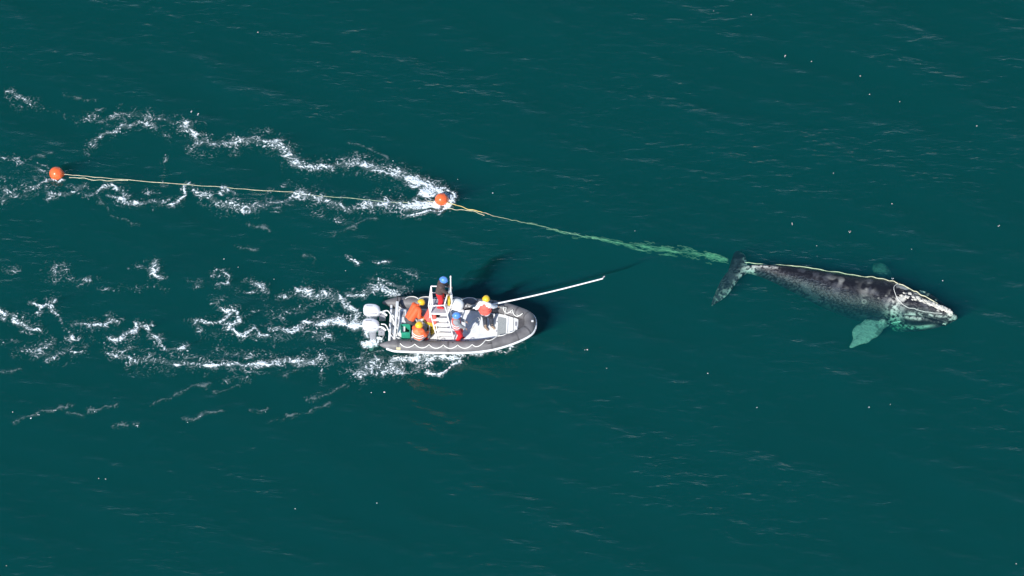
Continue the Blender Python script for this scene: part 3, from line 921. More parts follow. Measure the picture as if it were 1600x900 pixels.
def person(label, base, face, pel, neck, head, handL, handR, footL, footR, cl, elbow=(-.3, 0, -1), knee=None, look=None, toe=None):
    """base: x, y, z on the boat; every joint below is in boat coordinates. face: heading in degrees (0 = bow, 90 = port)."""
    O = Vector(base)
    rz = BOAT_RZ
    root = empty('person', boatp(*base), rz)
    tag(root, label, 'person', 'crew aboard the inflatable boat')
    f = Vector((math.cos(R(face)), math.sin(R(face)), 0)); sd = Vector((-f.y, f.x, 0))
    lk = f if look is None else Vector((math.cos(R(look)), math.sin(R(look)), 0))
    ft = f if toe is None else Vector((math.cos(R(toe)), math.sin(R(toe)), 0))
    J = lambda p: Vector(p) - O
    pel, neck, head = J(pel), J(neck), J(head)
    up = (neck - pel).normalized()
    shw = .185
    shL, shR = neck - up * .05 + sd * shw, neck - up * .05 - sd * shw
    hpL, hpR = pel + sd * .095, pel - sd * .095
    pole = f * elbow[0] + sd * 0 + Vector((0, 0, elbow[2]))
    elL, hdL = ik(shL, J(handL), .29, .26, pole + sd * .5); elR, hdR = ik(shR, J(handR), .29, .26, pole - sd * .5)
    kp = f if knee is None else Vector(knee)
    ankL, ankR = J(footL) + Vector((0, 0, .09)), J(footR) + Vector((0, 0, .09))
    knL, anL = ik(hpL, ankL, .43, .42, kp + sd * .15); knR, anR = ik(hpR, ankR, .43, .42, kp - sd * .15)
    mid = pel.lerp(neck, .48)
    # ---- body: one continuous surface
    b = MB()
    b.capsule(pel + sd * .05, mid + sd * .045, .115, .11); b.capsule(pel - sd * .05, mid - sd * .045, .115, .11)
    b.capsule(mid + sd * .045, neck - up * .09 + sd * .07, .11, .125); b.capsule(mid - sd * .045, neck - up * .09 - sd * .07, .11, .125)
    b.capsule(neck - up * .06 + sd * .06, shL, .08, .062); b.capsule(neck - up * .06 - sd * .06, shR, .08, .062)
    hu = ((head - neck).normalized() + Vector((0, 0, 1.1))).normalized()
    lk = (lk - hu * lk.dot(hu)).normalized()
    b.capsule(neck - up * .03, head - hu * .06, .062, .055)
    rot = Matrix((lk, hu.cross(lk), hu)).transposed()
    b.ball(head, (.098, .076, .118), rot=rot); b.ball(head + lk * .035 - hu * .065, (.06, .052, .055), rot=rot)
    b.ball(head + lk * .104 - hu * .012, (.018, .013, .024), rot=rot)
    for s in (1, -1):
        b.ball(head + hu.cross(lk) * .08 * s - hu * .01, (.022, .012, .034), rot=rot)
    b.capsule(head + lk * .092 - hu * .062 + hu.cross(lk) * .02, head + lk * .092 - hu * .062 - hu.cross(lk) * .02, .01, .01)
    for sh, el, hd in ((shL, elL, hdL), (shR, elR, hdR)):
        b.capsule(sh, el, .055, .043); b.capsule(el, hd, .042, .030)
    for hp, kn, an in ((hpL, knL, anL), (hpR, knR, anR)):
        b.capsule(hp, kn, .092, .060); b.capsule(kn, an, .058, .042)
        b.capsule(an - Vector((0, 0, .04)) - ft * .03, an - Vector((0, 0, .055)) + ft * .15, .042, .034)
    for el, hd, s in ((elL, hdL, 1), (elR, hdR, -1)):
        d = (hd - el).normalized()
        w = d.cross(Vector((0, 0, 1)))
        if w.length < .1: w = sd.copy()
        w.normalize(); n = w.cross(d).normalized()
        if n.z > 0: n = -n                       # palm faces down, fingers curl that way
        for k in (-.5, .5):
            b.capsule(hd + w * .030 * k * 1.4, hd + d * .075 + w * .052 * k, .019, .018)
        for k, ln in zip((-1.5, -.5, .5, 1.5), (.066, .080, .084, .074)):
            a0 = hd + d * .082 + w * .0215 * k
            a1 = a0 + (d + n * .45).normalized() * ln * .5
            a2 = a1 + (d * .35 + n).normalized() * ln * .55
            b.capsule(a0, a1, .0095, .0088, 8, 3); b.capsule(a1, a2, .0088, .0075, 8, 3)
        tb = hd + d * .02 - w * .034 * s
        t1 = tb + (d * .8 - w * s * .6 + n * .3).normalized() * .042
        b.capsule(tb, t1, .012, .010, 8, 3); b.capsule(t1, t1 + (d + n * .6).normalized() * .034, .010, .0085, 8, 3)
    b.build('body', 'skin', root, remesh=.0085, smooth_it=2)
    # ---- face and hair
    for s in (1, -1):
        e = MB(); e.ball(head + lk * .088 + hu * .012 + hu.cross(lk) * .032 * s, .012, 8, 6); e.build('eye', 'eye', root)
    e = MB(); e.ball(head - lk * .012 + hu * .012, (.098, .083, .112), rot=rot); e.build('hair', cl.get('hair', 'hair'), root)
    # ---- clothing
    g = MB(); g.capsule(pel + sd * .05, pel.lerp(mid, .5) + sd * .05, .15, .135); g.capsule(pel - sd * .05, pel.lerp(mid, .5) - sd * .05, .15, .135)
    for hp, kn, an in ((hpL, knL, anL), (hpR, knR, anR)):
        g.capsule(hp, kn, .135, .102); g.capsule(kn, an + (kn - an).normalized() * .05, .102, .086)
        g.ball(kn + kp * .015, (.088, .088, .088), 10, 8)
    g.build('trousers', cl['trousers'], root, remesh=.014, smooth_it=2)
    for an in (anL, anR):
        g = MB(); g.capsule(an + Vector((0, 0, .09)), an - Vector((0, 0, .02)), .062, .062)
        g.capsule(an - Vector((0, 0, .035)) - ft * .035, an - Vector((0, 0, .045)) + ft * .16, .056, .046)
        g.build('boot', cl.get('boots', 'boot'), root, remesh=.014, smooth_it=1)
    j = MB()
    lo = pel.lerp(mid, .25)
    j.capsule(lo + sd * .055, neck - up * .10 + sd * .085, .165, .168); j.capsule(lo - sd * .065, neck - up * .10 - sd * .085, .165, .168)
    j.capsule(neck - up * .03, neck + up * .035, .085, .074)
    for sh, el, hd in ((shL, elL, hdL), (shR, elR, hdR)):
        j.capsule(neck - up * .07, sh, .10, .10); j.capsule(sh, el, .102, .084); j.capsule(el, hd - (hd - el).normalized() * .04, .084, .058)
    j.build('jacket', cl['jacket'], root, remesh=.014, smooth_it=2)
    if 'vest' in cl:
        v = MB()
        v0 = pel.lerp(neck, .22)
        for s in (1, -1):
            v.capsule(v0 + sd * .05 * s, neck - up * .13 + sd * .065 * s, .188, .184)
            v.capsule(neck - up * .10 + sd * .09 * s, neck - up * .0 + sd * .085 * s - f * .02, .10, .07)
        vo = v.build('life_vest', cl['vest'], root, remesh=.014, smooth_it=2)
        for h in (.36, .60):
            c = pel.lerp(neck, h)
            pts = [c + (sd * math.cos(t) * .262 + f * math.sin(t) * .20) for t in [k / 24 * 6.283 for k in range(24)]]
            v = MB(); v.sweep(pts, .016, 6, closed=True); v.build('strap', cl.get('strap', 'white_cloth'), vo)
    # ---- helmet: shell, brim, chin strap
    h = MB()
    rings = []
    N = 24
    for k in range(9):
        t = k / 8 * math.pi / 2
        rr, zz = math.cos(t), math.sin(t)
        rings.append([head + hu * (.005 + .142 * zz) + (lk * math.cos(a) * .165 + hu.cross(lk) * math.sin(a) * .142) * max(rr, .02) for a in [i / N * 2 * math.pi for i in range(N)]])
    low = [head - hu * (.045 if abs(math.cos(a)) < .85 else .0) + (lk * math.cos(a) * .165 + hu.cross(lk) * math.sin(a) * .144) for a in [i / N * 2 * math.pi for i in range(N)]]
    h.loft([low] + rings)
    ho = h.build('helmet', cl['helmet'], root)
    h = MB(); h.sweep([head + hu * .004 + (lk * math.cos(a) * .172 + hu.cross(lk) * math.sin(a) * .149) for a in [i / 24 * 6.283 for i in range(24)]], .009, 6, closed=True); h.build('helmet_rim', cl['helmet'], ho)
    for s in (1, -1):
        h = MB(); h.sweep([head + hu.cross(lk) * .12 * s - hu * .02, head + hu.cross(lk) * .075 * s + lk * .03 - hu * .10, head + lk * .05 - hu * .135], .008, 6); h.build('chin_strap', 'black', ho)
    for s in (-.05, 0, .05):
        h = MB(); h.sweep([head + hu * .135 + hu.cross(lk) * s + lk * .06 - hu * abs(s) * .3, head + hu * .146 + hu.cross(lk) * s - hu * abs(s) * .35, head + hu * .135 + hu.cross(lk) * s - lk * .06 - hu * abs(s) * .3], .008, 6); h.build('helmet_vent', 'black' if cl['helmet'] == 'none' else cl['helmet'], ho)
    return root


# lookout standing on the tower
person('person in dark jacket and red trousers standing on the lookout tower', (2.42, .0, 1.63), -8, (2.42, .0, 2.55), (2.52, .03, 3.07), (2.60, .04, 3.26),
       (2.84, .22, 2.62), (2.78, -.10, 2.55), (2.44, .12, 1.63), (2.40, -.11, 1.63),
       dict(trousers='red', jacket='brown', helmet='blue', boots='red'))
# orange jacket bending over the leaning post
person('person in orange jacket bending forward over the leaning post near the stern', (1.24, -.26, .29), 38, (1.17, -.30, 1.08), (1.50, .13, 1.43), (1.66, .29, 1.50),
       (1.62, .28, 1.02), (1.74, -.10, 1.02), (1.16, -.17, .29), (1.30, -.36, .29),
       dict(trousers='charcoal', jacket='orange', helmet='yellow', boots='boot'), elbow=(-.1, 0, -1))
# seated on the near tube with the back to the camera
person('person in orange vest seated on the near tube with back turned', (1.62, -.96, .68), 62, (1.58, -.98, .80), (1.60, -.93, 1.29), (1.62, -.88, 1.46),
       (1.72, -.62, .98), (1.98, -.78, .92), (1.74, -.55, .29), (2.0, -.60, .29),
       dict(trousers='grey_cloth', jacket='orange', vest='orange_vest', helmet='yellow', boots='boot'), knee=(.5, .6, .6))
# helmsman in yellow trousers under the tower
person('person in yellow trousers leaning in under the tower beside the console', (2.02, -.34, .29), 30, (1.93, -.30, 1.10), (2.14, -.12, 1.40), (2.30, -.02, 1.40),
       (2.30, .10, 1.02), (2.36, -.20, 1.02), (1.96, -.22, .29), (2.10, -.40, .29),
       dict(trousers='yellow_cloth', jacket='red_vest', helmet='yellow', boots='boot'))
# red suit by the ladder
person('person in red suit and blue helmet standing beside the ladder', (3.20, -.70, .29), 12, (3.14, -.70, 1.18), (3.12, -.68, 1.68), (3.14, -.66, 1.87),
       (3.52, -.46, 1.24), (3.50, -.76, 1.20), (3.26, -.58, .29), (3.16, -.80, .29),
       dict(trousers='red', jacket='grey_cloth', vest='red_vest', helmet='blue', boots='red'), elbow=(-.5, 0, -1))
# pole man in the bow
person('person in white shirt and red vest holding the long pole', (4.36, .06, .29), 76, (4.26, .08, 1.14), (4.26, .22, 1.64), (4.30, .29, 1.83),
       (3.92, .34, 1.16), (4.74, .42, 1.22), (4.28, .02, .29), (4.54, .10, .29),
       dict(trousers='dark_cloth', jacket='white_cloth', vest='red_vest', helmet='yellow', boots='boot_tan', strap='red_vest'), elbow=(-.3, 0, -.9), toe=-50)

# ------------------------------------------------------------------ things carried in the boat
def bthing(name, loc, rz=0.0):
    return empty(name, boatp(*loc), BOAT_RZ + rz)


# long pole held over the bow
pa, pb = Vector((3.45, .34, 1.06)), Vector((9.02, 1.53, 1.84))
e = bthing('pole', pa)
tag(e, 'long white pole held out over the bow towards the whale', 'pole')
d = pb - pa
b = MB(); b.sweep([d * (k / 14) + Vector((0, 0, -.10 * math.sin(k / 14 * math.pi))) for k in range(15)], [.034 - .006 * k / 14 for k in range(15)], 10); b.build('shaft', 'alu', e)
b = MB(); b.sweep([d * .995, d * 1.012 + Vector((0, .06, .05)), d * 1.004 + Vector((0, .12, -.04))], .02, 8); b.build('hook', 'motor_grey', e)
b = MB(); b.capsule(d * .0, d * .05, .04, .04); b.build('grip', 'black', e)
# green crate
e = bthing('crate', (1.04, -.46, .29), R(4))
tag(e, 'open green plastic crate at the stern beside the white bench', 'crate')
b = MB()
w, l, h, t = .36, .44, .44, .022
b.box((0, 0, .012), (w, l, .024), .006)
b.box((-w / 2 + t / 2, 0, h / 2 + .012), (t, l, h - .026), .005); b.box((w / 2 - t / 2, 0, h / 2 + .012), (t, l, h - .026), .005)
b.box((0, -l / 2 + t / 2, h / 2 + .012), (w - 2 * t - .002, t - .003, h - .026), .005); b.box((0, l / 2 - t / 2, h / 2 + .012), (w - 2 * t - .002, t - .003, h - .026), .005)
b.build('bin', 'green', e)
b = MB(); b.sweep([(-w / 2 - .01, -l / 2 - .01, h), (w / 2 + .01, -l / 2 - .01, h), (w / 2 + .01, l / 2 + .01, h), (-w / 2 - .01, l / 2 + .01, h)], .022, 8, closed=True); b.build('crate_rim', 'green', e)
b = MB(); b.box((-.02, .02, .12), (.22, .28, .16), .03, rz=.3); b.build('folded_net', 'black', e)
# yellow life jacket hung on the tower
e = bthing('life_jacket', (2.80, .05, 1.72))
tag(e, 'yellow life jacket hanging on the tower in front of the lookout', 'life jacket')
b = MB(); b.box((0, .07, .20), (.14, .11, .36), .04, seg=3); b.box((0, -.07, .20), (.14, .11, .36), .04, seg=3); b.sweep(spline([(0, .07, .34), (0, .05, .44), (0, -.05, .44), (0, -.07, .34)], 10), .05, 8); b.build('jacket_panel', 'yellow_cloth', e)
b = MB(); b.box((.072, 0, .20), (.02, .27, .035), .006); b.build('belt', 'black', e)
# bullet-ended float lying on the far tube
e = bthing('float', (3.52, .86, .66), R(-6))
tag(e, 'small silver grey float with pointed end lying by the far tube', 'float')
b = MB(); b.sweep([(0, 0, 0), (.06, 0, 0), (.26, 0, 0), (.42, 0, 0), (.47, 0, 0)], [.015, .04, .095, .09, .05], 16); b.build('float_body', 'silver', e)
b = MB(); b.sweep([(-.06 + .03 * math.cos(t), .03 * math.sin(t), 0) for t in [k / 12 * 6.283 for k in range(12)]], .009, 6, closed=True); b.build('float_ring', 'white', e)
# working line dropped across the deck
b = MB()
b.sweep(spline([(3.56, .02, .32), (3.62, .16, .33), (3.68, .30, .34), (3.82, .44, .36), (3.98, .52, .36), (4.02, .40, .33), (3.90, .26, .315), (3.80, .10, .315), (3.72, -.06, .315), (3.62, -.14, .315), (3.55, -.22, .315)], 60), .02, 8)
o = b.build('rope', 'rope_white'); o.matrix_world = BM
tag(o, 'short white working rope lying loose on the boat deck', 'rope')
b = MB()
b.sweep(spline([(4.78, .44, 1.20), (4.95, .55, .98), (5.10, .62, .90), (5.06, .50, .60)], 24), .012, 6)
o = b.build('rope', 'rope_white'); o.matrix_world = BM
tag(o, 'thin line running from the pole handle down to the bow', 'rope')
# red fuel can and grey kit bag
e = bthing('fuel_can', (1.90, -.62, .29), R(20))
tag(e, 'small red can on the deck below the tower ladder', 'fuel can')
b = MB(); b.box((0, 0, .16), (.20, .16, .32), .03, seg=3); b.build('can_body', 'red_plastic', e)
b = MB(); b.sweep(spline([(-.07, 0, .31), (-.05, 0, .37), (.05, 0, .37), (.07, 0, .31)], 8), .014, 6); b.build('handle', 'red_plastic', e)
b = MB(); b.capsule((.06, .05, .31), (.06, .05, .345), .025, .025); b.build('cap', 'black', e)


# ------------------------------------------------------------------ buoys
def buoy(px, py, r, lean, label):
    c = at(px, py, r * .55)
    e = empty('buoy', (c.x, c.y, 0), 0)
    tag(e, label, 'buoy', 'orange buoys towed behind the whale')
    q = Euler(lean).to_matrix()
    b = MB()
    prof = [(.001, r * .99), (.12, .985), (.3, .95), (.5, .86), (.7, .71), (.85, .52), (.95, .30), (.99, 0), (.96, -.30), (.86, -.56), (.70, -.78), (.52, -.98), (.34, -1.18), (.20, -1.32), (.15, -1.36)]
    rings = []
    for k, (w, h) in enumerate(prof):
        if k == 0: w, h = .02, .99
        rings.append([q @ Vector((r * w * math.cos(a), r * w * math.sin(a), r * h)) + Vector((0, 0, c.z)) for a in [i / 36 * 2 * math.pi for i in range(36)]])
    b.loft(rings); b.build('ball', 'buoy', e)
    b = MB(); b.sweep([q @ Vector((0, 0, -r * 1.34)) + Vector((0, 0, c.z)), q @ Vector((0, 0, -r * 1.60)) + Vector((0, 0, c.z))], [r * .17, r * .14], 14); b.build('rope_eye', 'buoy_eye', e)
    b = MB(); b.sweep([q @ Vector((r * .965 * math.cos(a), r * .965 * math.sin(a), -r * .27)) + Vector((0, 0, c.z)) for a in [i / 36 * 2 * math.pi for i in range(36)]], .008, 6, closed=True); b.build('mould_seam', 'buoy', e)
    b = MB(); b.capsule(q @ Vector((0, 0, r * .97)) + Vector((0, 0, c.z)), q @ Vector((0, 0, r * 1.02)) + Vector((0, 0, c.z)), r * .07, r * .05); b.build('valve', 'buoy', e)
    return e


buoy(87.5, 271, .285, (.1, -1.15, .1), 'orange ball buoy floating at the far end of the line')
buoy(689.5, 311.5, .265, (.1, -1.2, .2), 'orange ball buoy ploughing up foam nearer the whale')


# ------------------------------------------------------------------ ropes in the water
def pxrope(label, ctrl, r, m, n, jit=0.0, seed=0, name='rope', strands=None):
    """ctrl: (px, py, z) along the rope."""
    rs = np.random.RandomState(seed)
    pts = spline([tuple(at(a, b_, z)) for a, b_, z in ctrl], n)
    P = np.array(pts)
    tt = np.arange(n) / n
    if jit:
        P[:, 1] += jit * perlin(tt * n * .11, np.full(n, seed * 1.7 + .3), seed + 60); P[:, 2] += jit * .7 * perlin(tt * n * .13, np.full(n, 9.1), seed + 61)
    b = MB(); b.sweep([tuple(p) for p in P], r, 7)
    o = b.build(name, m)
    tag(o, label, 'rope')
    return o, P


pxrope('pale rope stretched between the two orange buoys', [(98, 272.5, .10), (130, 275, .05), (180, 279.5, .035), (260, 286, .03), (340, 292, .03), (400, 297, .03), (450, 300, .0), (500, 306, -.06), (560, 311, -.10), (620, 316, -.08), (672, 315, .0), (682, 313, .08)], .009, 'rope_pale', 240, .03, 1)
pxrope('short doubled rope tail beside the far buoy', [(108, 278, .02), (128, 278.5, .03), (150, 281, .025), (172, 281.5, .03), (200, 282.5, .03)], .010, 'rope_pale', 50, .05, 2)
pxrope('short yellow rope from the near buoy towards the whale', [(698, 316, .10), (706, 318.5, .06), (718, 322, .03), (732, 326.5, .03), (744, 329, .02), (754, 332.5, .0)], .014, 'rope_yellow', 60, .03, 3)
pxrope('thin pale rope just under the yellow rope by the near buoy', [(694, 325, -.02), (706, 326.5, .015), (720, 328.5, .02), (736, 329, .02), (750, 334, .0), (757, 337, -.02)], .010, 'rope_pale', 50, .05, 4)

# trailing line from the near buoy to the tail of the whale
root_pts = [(752, 332, .0), (800, 344, -.20), (850, 354, -.32), (895, 366, -.42), (940, 374, -.50), (985, 382, -.56), (1030, 389, -.60), (1080, 396, -.64), (1138, 405, -.66)]
line_root = empty('rope', at(752, 332), 0)
tag(line_root, 'green-looking rope under water from near buoy to whale tail, strands added for ripple distortion', 'rope')
base_w = np.array(line_root.location)
rs = np.random.RandomState(4)
NL = 700
LINE = np.array(spline([tuple(at(a, b_, z)) for a, b_, z in root_pts], NL)) - base_w
tl = np.linspace(0, 1, NL)
P = LINE.copy()
P[:, 1] += .035 * perlin(tl * 30, np.full(NL, .4), 70) + .02 * perlin(tl * 75, np.full(NL, 1.4), 71); P[:, 2] += .03 * perlin(tl * 24, np.full(NL, 2.1), 72)
b = MB(); b.sweep([tuple(p) for p in P], .0075, 6); b.build('main_line', 'rope_pale', line_root)


def ripple_spread(t):
    return float(np.interp(t, [0, .12, .2, .26, .34, .38, .46, .52, .60, .66, .74, .84, .94, 1], [.01, .02, .03, .025, .02, .06, .08, .05, .10, .17, .12, .15, .13, .09]))


for k in range(150):  # loose pieces added to imitate the line's break-up through surface ripples
    t0 = rs.rand() ** .38 * .98
    w = ripple_spread(t0)
    ln = rs.uniform(.012, .05)
    i0, i1 = int(t0 * NL), min(NL - 1, int((t0 + ln) * NL) + 5)
    if i1 - i0 < 5: continue
    seg = LINE[i0:i1].copy(); m_ = i1 - i0
    q = np.arange(m_)
    seg[:, 1] += rs.normal(0, w) + (w * .5 + .015) * perlin(q * rs.uniform(.10, .22) + rs.rand() * 50, np.full(m_, rs.rand() * 9), 200 + k)
    seg[:, 0] += rs.normal(0, .03); seg[:, 2] += rs.normal(0, .05) - .03
    if seg[:, 2].max() > -.03: seg[:, 2] -= seg[:, 2].max() + .04
    b = MB(); b.sweep([tuple(p) for p in seg], rs.uniform(.003, .007), 5); b.build('ripple_strand', 'rope_pale', line_root)

# ------------------------------------------------------------------ the whale
WST = [  # photo x, far edge y, radius, height of the back over the water
    (1158, 416, .13, -.20), (1180, 413.5, .22, -.06), (1210, 413.5, .37, .00), (1240, 416, .52, .03), (1270, 420, .66, .05), (1300, 425, .79, .08), (1340, 431, .91, .11),
    (1375, 435, .96, .13), (1400, 442, .93, .15), (1425, 452, .80, .16), (1450, 464, .62, .15), (1470, 475, .43, .14), (1484, 483, .26, .08), (1490, 488, .12, .02)]
axis_pts, radii = [], []
for px, yf, r, top in WST:
    axis_pts.append(tuple(at(px, yf + r * PPM, top - r))); radii.append(r)
AX = np.array(spline(axis_pts, 130)); RA = np.array([p[0] for p in spline([(r,) for r in radii], 130)])
W0 = AX.mean(0); W0[2] = 0
TAN = np.gradient(AX, axis=0); TAN /= np.linalg.norm(TAN, axis=1)[:, None]
SIDE = np.cross(np.array([0, 0, 1.0]), TAN); SIDE /= np.linalg.norm(SIDE, axis=1)[:, None]   # to port (away from the camera)
UPW = np.cross(TAN, SIDE)
ARC = np.concatenate([[0], np.cumsum(np.linalg.norm(np.diff(AX, axis=0), axis=1))])
LEN = ARC[-1]


def wpt(s, v, w):
    """Point at distance s metres from the tail end of the axis, v to port, w up."""
    i = np.interp(s, ARC, np.arange(len(ARC)))
    j = int(min(max(i, 0), len(ARC) - 2)); f = i - j
    p = AX[j] * (1 - f) + AX[j + 1] * f
    return Vector(p - W0 + SIDE[j] * v + UPW[j] * w)


def rad_at(s):
    return float(np.interp(s, ARC, RA))


b = MB()
rings = []
for i in range(len(AX)):
    s = ARC[i]; r = RA[i]
    hd = float(smooth(LEN - 2.6, LEN - .3, np.array(s)))           # 0 on the body, 1 at the snout
    tail = float(1 - smooth(.2, 2.4, np.array(s)))
    ring = []
    for k in range(48):
        t = k / 48 * 2 * math.pi
        c, sn = math.cos(t), math.sin(t)
        wv = r * (1 - .30 * tail) * (1 - .10 * hd)
        wu = r * (1 + .22 * tail)
        if sn > 0: wv2 = wv * (1 - .42 * hd * sn ** 1.0)            # rostrum narrow on top
        else: wv2 = wv
        ring.append(Vector(AX[i] - W0 + SIDE[i] * c * wv2 + UPW[i] * sn * wu))
    rings.append(ring)
b.loft(rings)
# lower lips: arched slabs on both sides of the head
for sgn in (1, -1):
    lr = []
    for k in range(25):
        f = k / 24
        s = LEN - 2.55 + 2.50 * f
        r = rad_at(s)
        v = sgn * (r * .86 + .10 * math.sin(f * math.pi))
        top = -.02 * r + .56 * r * math.sin(min(1, f * 1.15) * math.pi) ** .8
        bot = -.75 * r
        th = .05 + .09 * math.sin(f * math.pi)
        c = (top + bot) / 2; hh = (top - bot) / 2
        ring = []
        for q in range(16):
            t = q / 16 * 2 * math.pi
            ring.append(wpt(s, v + th * math.cos(t), c + hh * math.sin(t)))
        lr.append(ring)
    b.loft(lr)
# chin
b.capsule(wpt(LEN - .5, 0, -.25), wpt(LEN - .02, 0, -.12), .30, .14)


def blade(outline, z0, thick, droop):
    """A flat limb: outline (world x, y) from photo, lens-shaped thickness, z from droop(x, y)."""
    n = len(outline)
    C = sum((Vector((x, y, 0)) for x, y in outline), Vector()) / n
    rr = []
    for f, tz in ((1.0, 0.0), (.8, .62), (.5, .92), (.02, 1.0)):
        rr.append([Vector((C.x + (x - C.x) * f, C.y + (y - C.y) * f, droop(C.x + (x - C.x) * f, C.y + (y - C.y) * f) + thick * tz)) - Vector(W0) for x, y in outline])
    lo = [[Vector((p.x, p.y, p.z - 2 * thick * tz - .012)) for p in ring] for ring, tz in zip(rr, (0, .62, .92, 1.0))]
    b.loft(lo[::-1] + rr)


def outline(ctrl, z):
    c = [tuple(at(px, py, z)) for px, py in ctrl]
    c.append(c[0])
    return [(p[0], p[1]) for p in spline(c, 60)[:-1]]


ZF = -.30
flk_far = outline([(1172, 421), (1168, 413), (1166, 402), (1162, 394), (1153, 389.5), (1147, 393), (1143, 404), (1139, 417), (1137, 428), (1146, 431), (1160, 430)], ZF)
flk_near = outline([(1172, 423), (1160, 431), (1151, 441), (1143, 452), (1132, 463), (1118, 472), (1111.5, 474), (1113, 466), (1118, 454), (1124, 441), (1131, 430), (1140, 422), (1156, 419)], ZF)
tailp = at(1165, 424, ZF)
blade(flk_far, ZF, .10, lambda x, y: ZF - .10 * max(0, (Vector((x, y)) - tailp.xy).length - .3))
blade(flk_near, ZF, .10, lambda x, y: ZF - .07 * max(0, (Vector((x, y)) - tailp.xy).length - .3))
ZP = -.66
flp = outline([(1392, 500), (1376, 494), (1362, 495), (1352, 498), (1345, 504), (1339, 507), (1333, 513), (1331, 520), (1332.5, 527), (1331, 533), (1326.5, 541), (1331, 543), (1340, 539), (1348, 536.5), (1356, 535), (1364, 529), (1371, 526), (1378, 519), (1382, 513), (1390, 508)], ZP)
pr = at(1385, 500, ZP)
blade(flp, ZP, .09, lambda x, y: ZP - .02 * (Vector((x, y)) - pr.xy).length)
flf = outline([(1396, 438), (1394, 428), (1388, 416), (1380, 409), (1370, 408), (1364, 412), (1364, 422), (1372, 432), (1380, 442)], -.85)
pf = at(1388, 440, -.85)
blade(flf, -.85, .09, lambda x, y: -.82 - .10 * (Vector((x, y)) - pf.xy).length)
b.capsule(wpt(LEN - 3.05, -.45, -.45), Vector(at(1380, 502, -.60)) - Vector(W0), .42, .16)
b.capsule(wpt(LEN - 3.05, .45, -.45), Vector(at(1386, 432, -.85)) - Vector(W0), .42, .16)

tmp = b.build('whale_tmp', 'whale', remesh=.028, smooth_it=3)
dg = bpy.context.evaluated_depsgraph_get()
me = bpy.data.meshes.new_from_object(tmp.evaluated_get(dg))
bpy.data.objects.remove(tmp)
me.name = 'whale'
if not me.materials: me.materials.append(M['whale'])
whale = link('whale', me); whale.location = W0
tag(whale, 'dark right whale with pale patches on its head swimming at the surface', 'whale')
nv = len(me.vertices)
co = np.zeros(nv * 3); me.vertices.foreach_get('co', co); co = co.reshape(-1, 3)
# where each skin point lies: along the axis, to port, up
world_co = co + W0
near_i = np.zeros(nv, int)
for a0 in range(0, nv, 20000):
    blk = world_co[a0:a0 + 20000]
    near_i[a0:a0 + 20000] = np.argmin(((blk[:, None, :] - AX[None]) ** 2).sum(-1), 1)
rel = world_co - AX[near_i]
S = ARC[near_i] + (rel * TAN[near_i]).sum(1)
V = (rel * SIDE[near_i]).sum(1); Wv = (rel * UPW[near_i]).sum(1)
rr_ = RA[near_i]
H = LEN - S                                   # metres behind the snout
_q = np.array(Euler((.6, .9, 1.3)).to_matrix()); cr = co @ _q.T
n3 = lambda a, c_, sd_: (perlin(cr[:, 0] * a, cr[:, 1] * a, sd_) + perlin(cr[:, 1] * a + 31.3, cr[:, 2] * a, sd_ + 500) + perlin(cr[:, 0] * a + 57.7, cr[:, 2] * a, sd_ + 900)) / 1.6
fine = n3(7, 0, 301) * .6 + n3(16, 0, 302) * .5
big = n3(1.3, 0, 303)
pale = np.zeros(nv)
head = smooth(3.0, 2.2, H) if False else (1 - smooth(2.2, 3.0, H))
lipside = head * smooth(.30, .60, -V / np.maximum(rr_, .2))
uu = Wv / np.maximum(rr_, .2)
gate_ = smooth(-.35, .35, fine + big * .6)
pale = np.maximum(pale, lipside * np.exp(-((uu - .44) / .10) ** 2) * gate_ * .85)
pale = np.maximum(pale, lipside * np.exp(-((uu + .22) / .20) ** 2) * smooth(-.2, .3, fine + big) * .9 * smooth(.5, .9, H))
pale = np.maximum(pale, (1 - smooth(.05, .35, H)) * smooth(-.2, .3, fine) * .8)
pale = np.maximum(pale, np.exp(-((H - 2.35) / .35) ** 2) * smooth(.2, .5, -V) * smooth(-.3, .3, fine) * .85)
# flippers and flukes; sunlit near flipper and depth-dimmed far one put into skin tone
fl_n = (rel ** 2).sum(1) ** .5 > rr_ * 1.18 + .10
mid_b = (H > 2.0) & (H < 5.5) & fl_n
out_d = (rel ** 2).sum(1) ** .5
pale = np.where(mid_b, np.maximum(pale, (.45 + .55 * smooth(-.25, .25, fine * .9 + .6 * big + .35 - .55 * (world_co[:, 0] - pr.x + 1.0) + .1 * (world_co[:, 1] - pr.y))) * np.where(V < 0, .68, .24)), pale)
tailz = S < .8
dtail = np.hypot(world_co[:, 0] - tailp.x, world_co[:, 1] - tailp.y)
lead = smooth(-.02, .35, (world_co[:, 0] - tailp.x) * .9 + np.abs(world_co[:, 1] - tailp.y) * .45)
edge_d = np.minimum(seg_dist(world_co[:, 0], world_co[:, 1], [tuple(at(a_, b_, ZF).xy) for a_, b_ in ((1176, 424), (1162, 430), (1151, 441), (1143, 452), (1132, 463), (1120, 471))]),
                    seg_dist(world_co[:, 0], world_co[:, 1], [tuple(at(a_, b_, ZF).xy) for a_, b_ in ((1170, 417), (1167, 410), (1166, 402), (1162, 394))]))
fringe = .10 + .16 * np.exp(-(dtail / .5) ** 2)
pale = np.where(tailz, np.maximum(pale, np.exp(-(edge_d / fringe) ** 2) * smooth(-.15, .3, fine + .3 * np.exp(-(dtail / .6) ** 2)) * .95), pale)
pale = np.where(tailz, np.maximum(pale, smooth(1.0, 1.5, dtail) * smooth(-.1, .5, fine) * .45), pale)
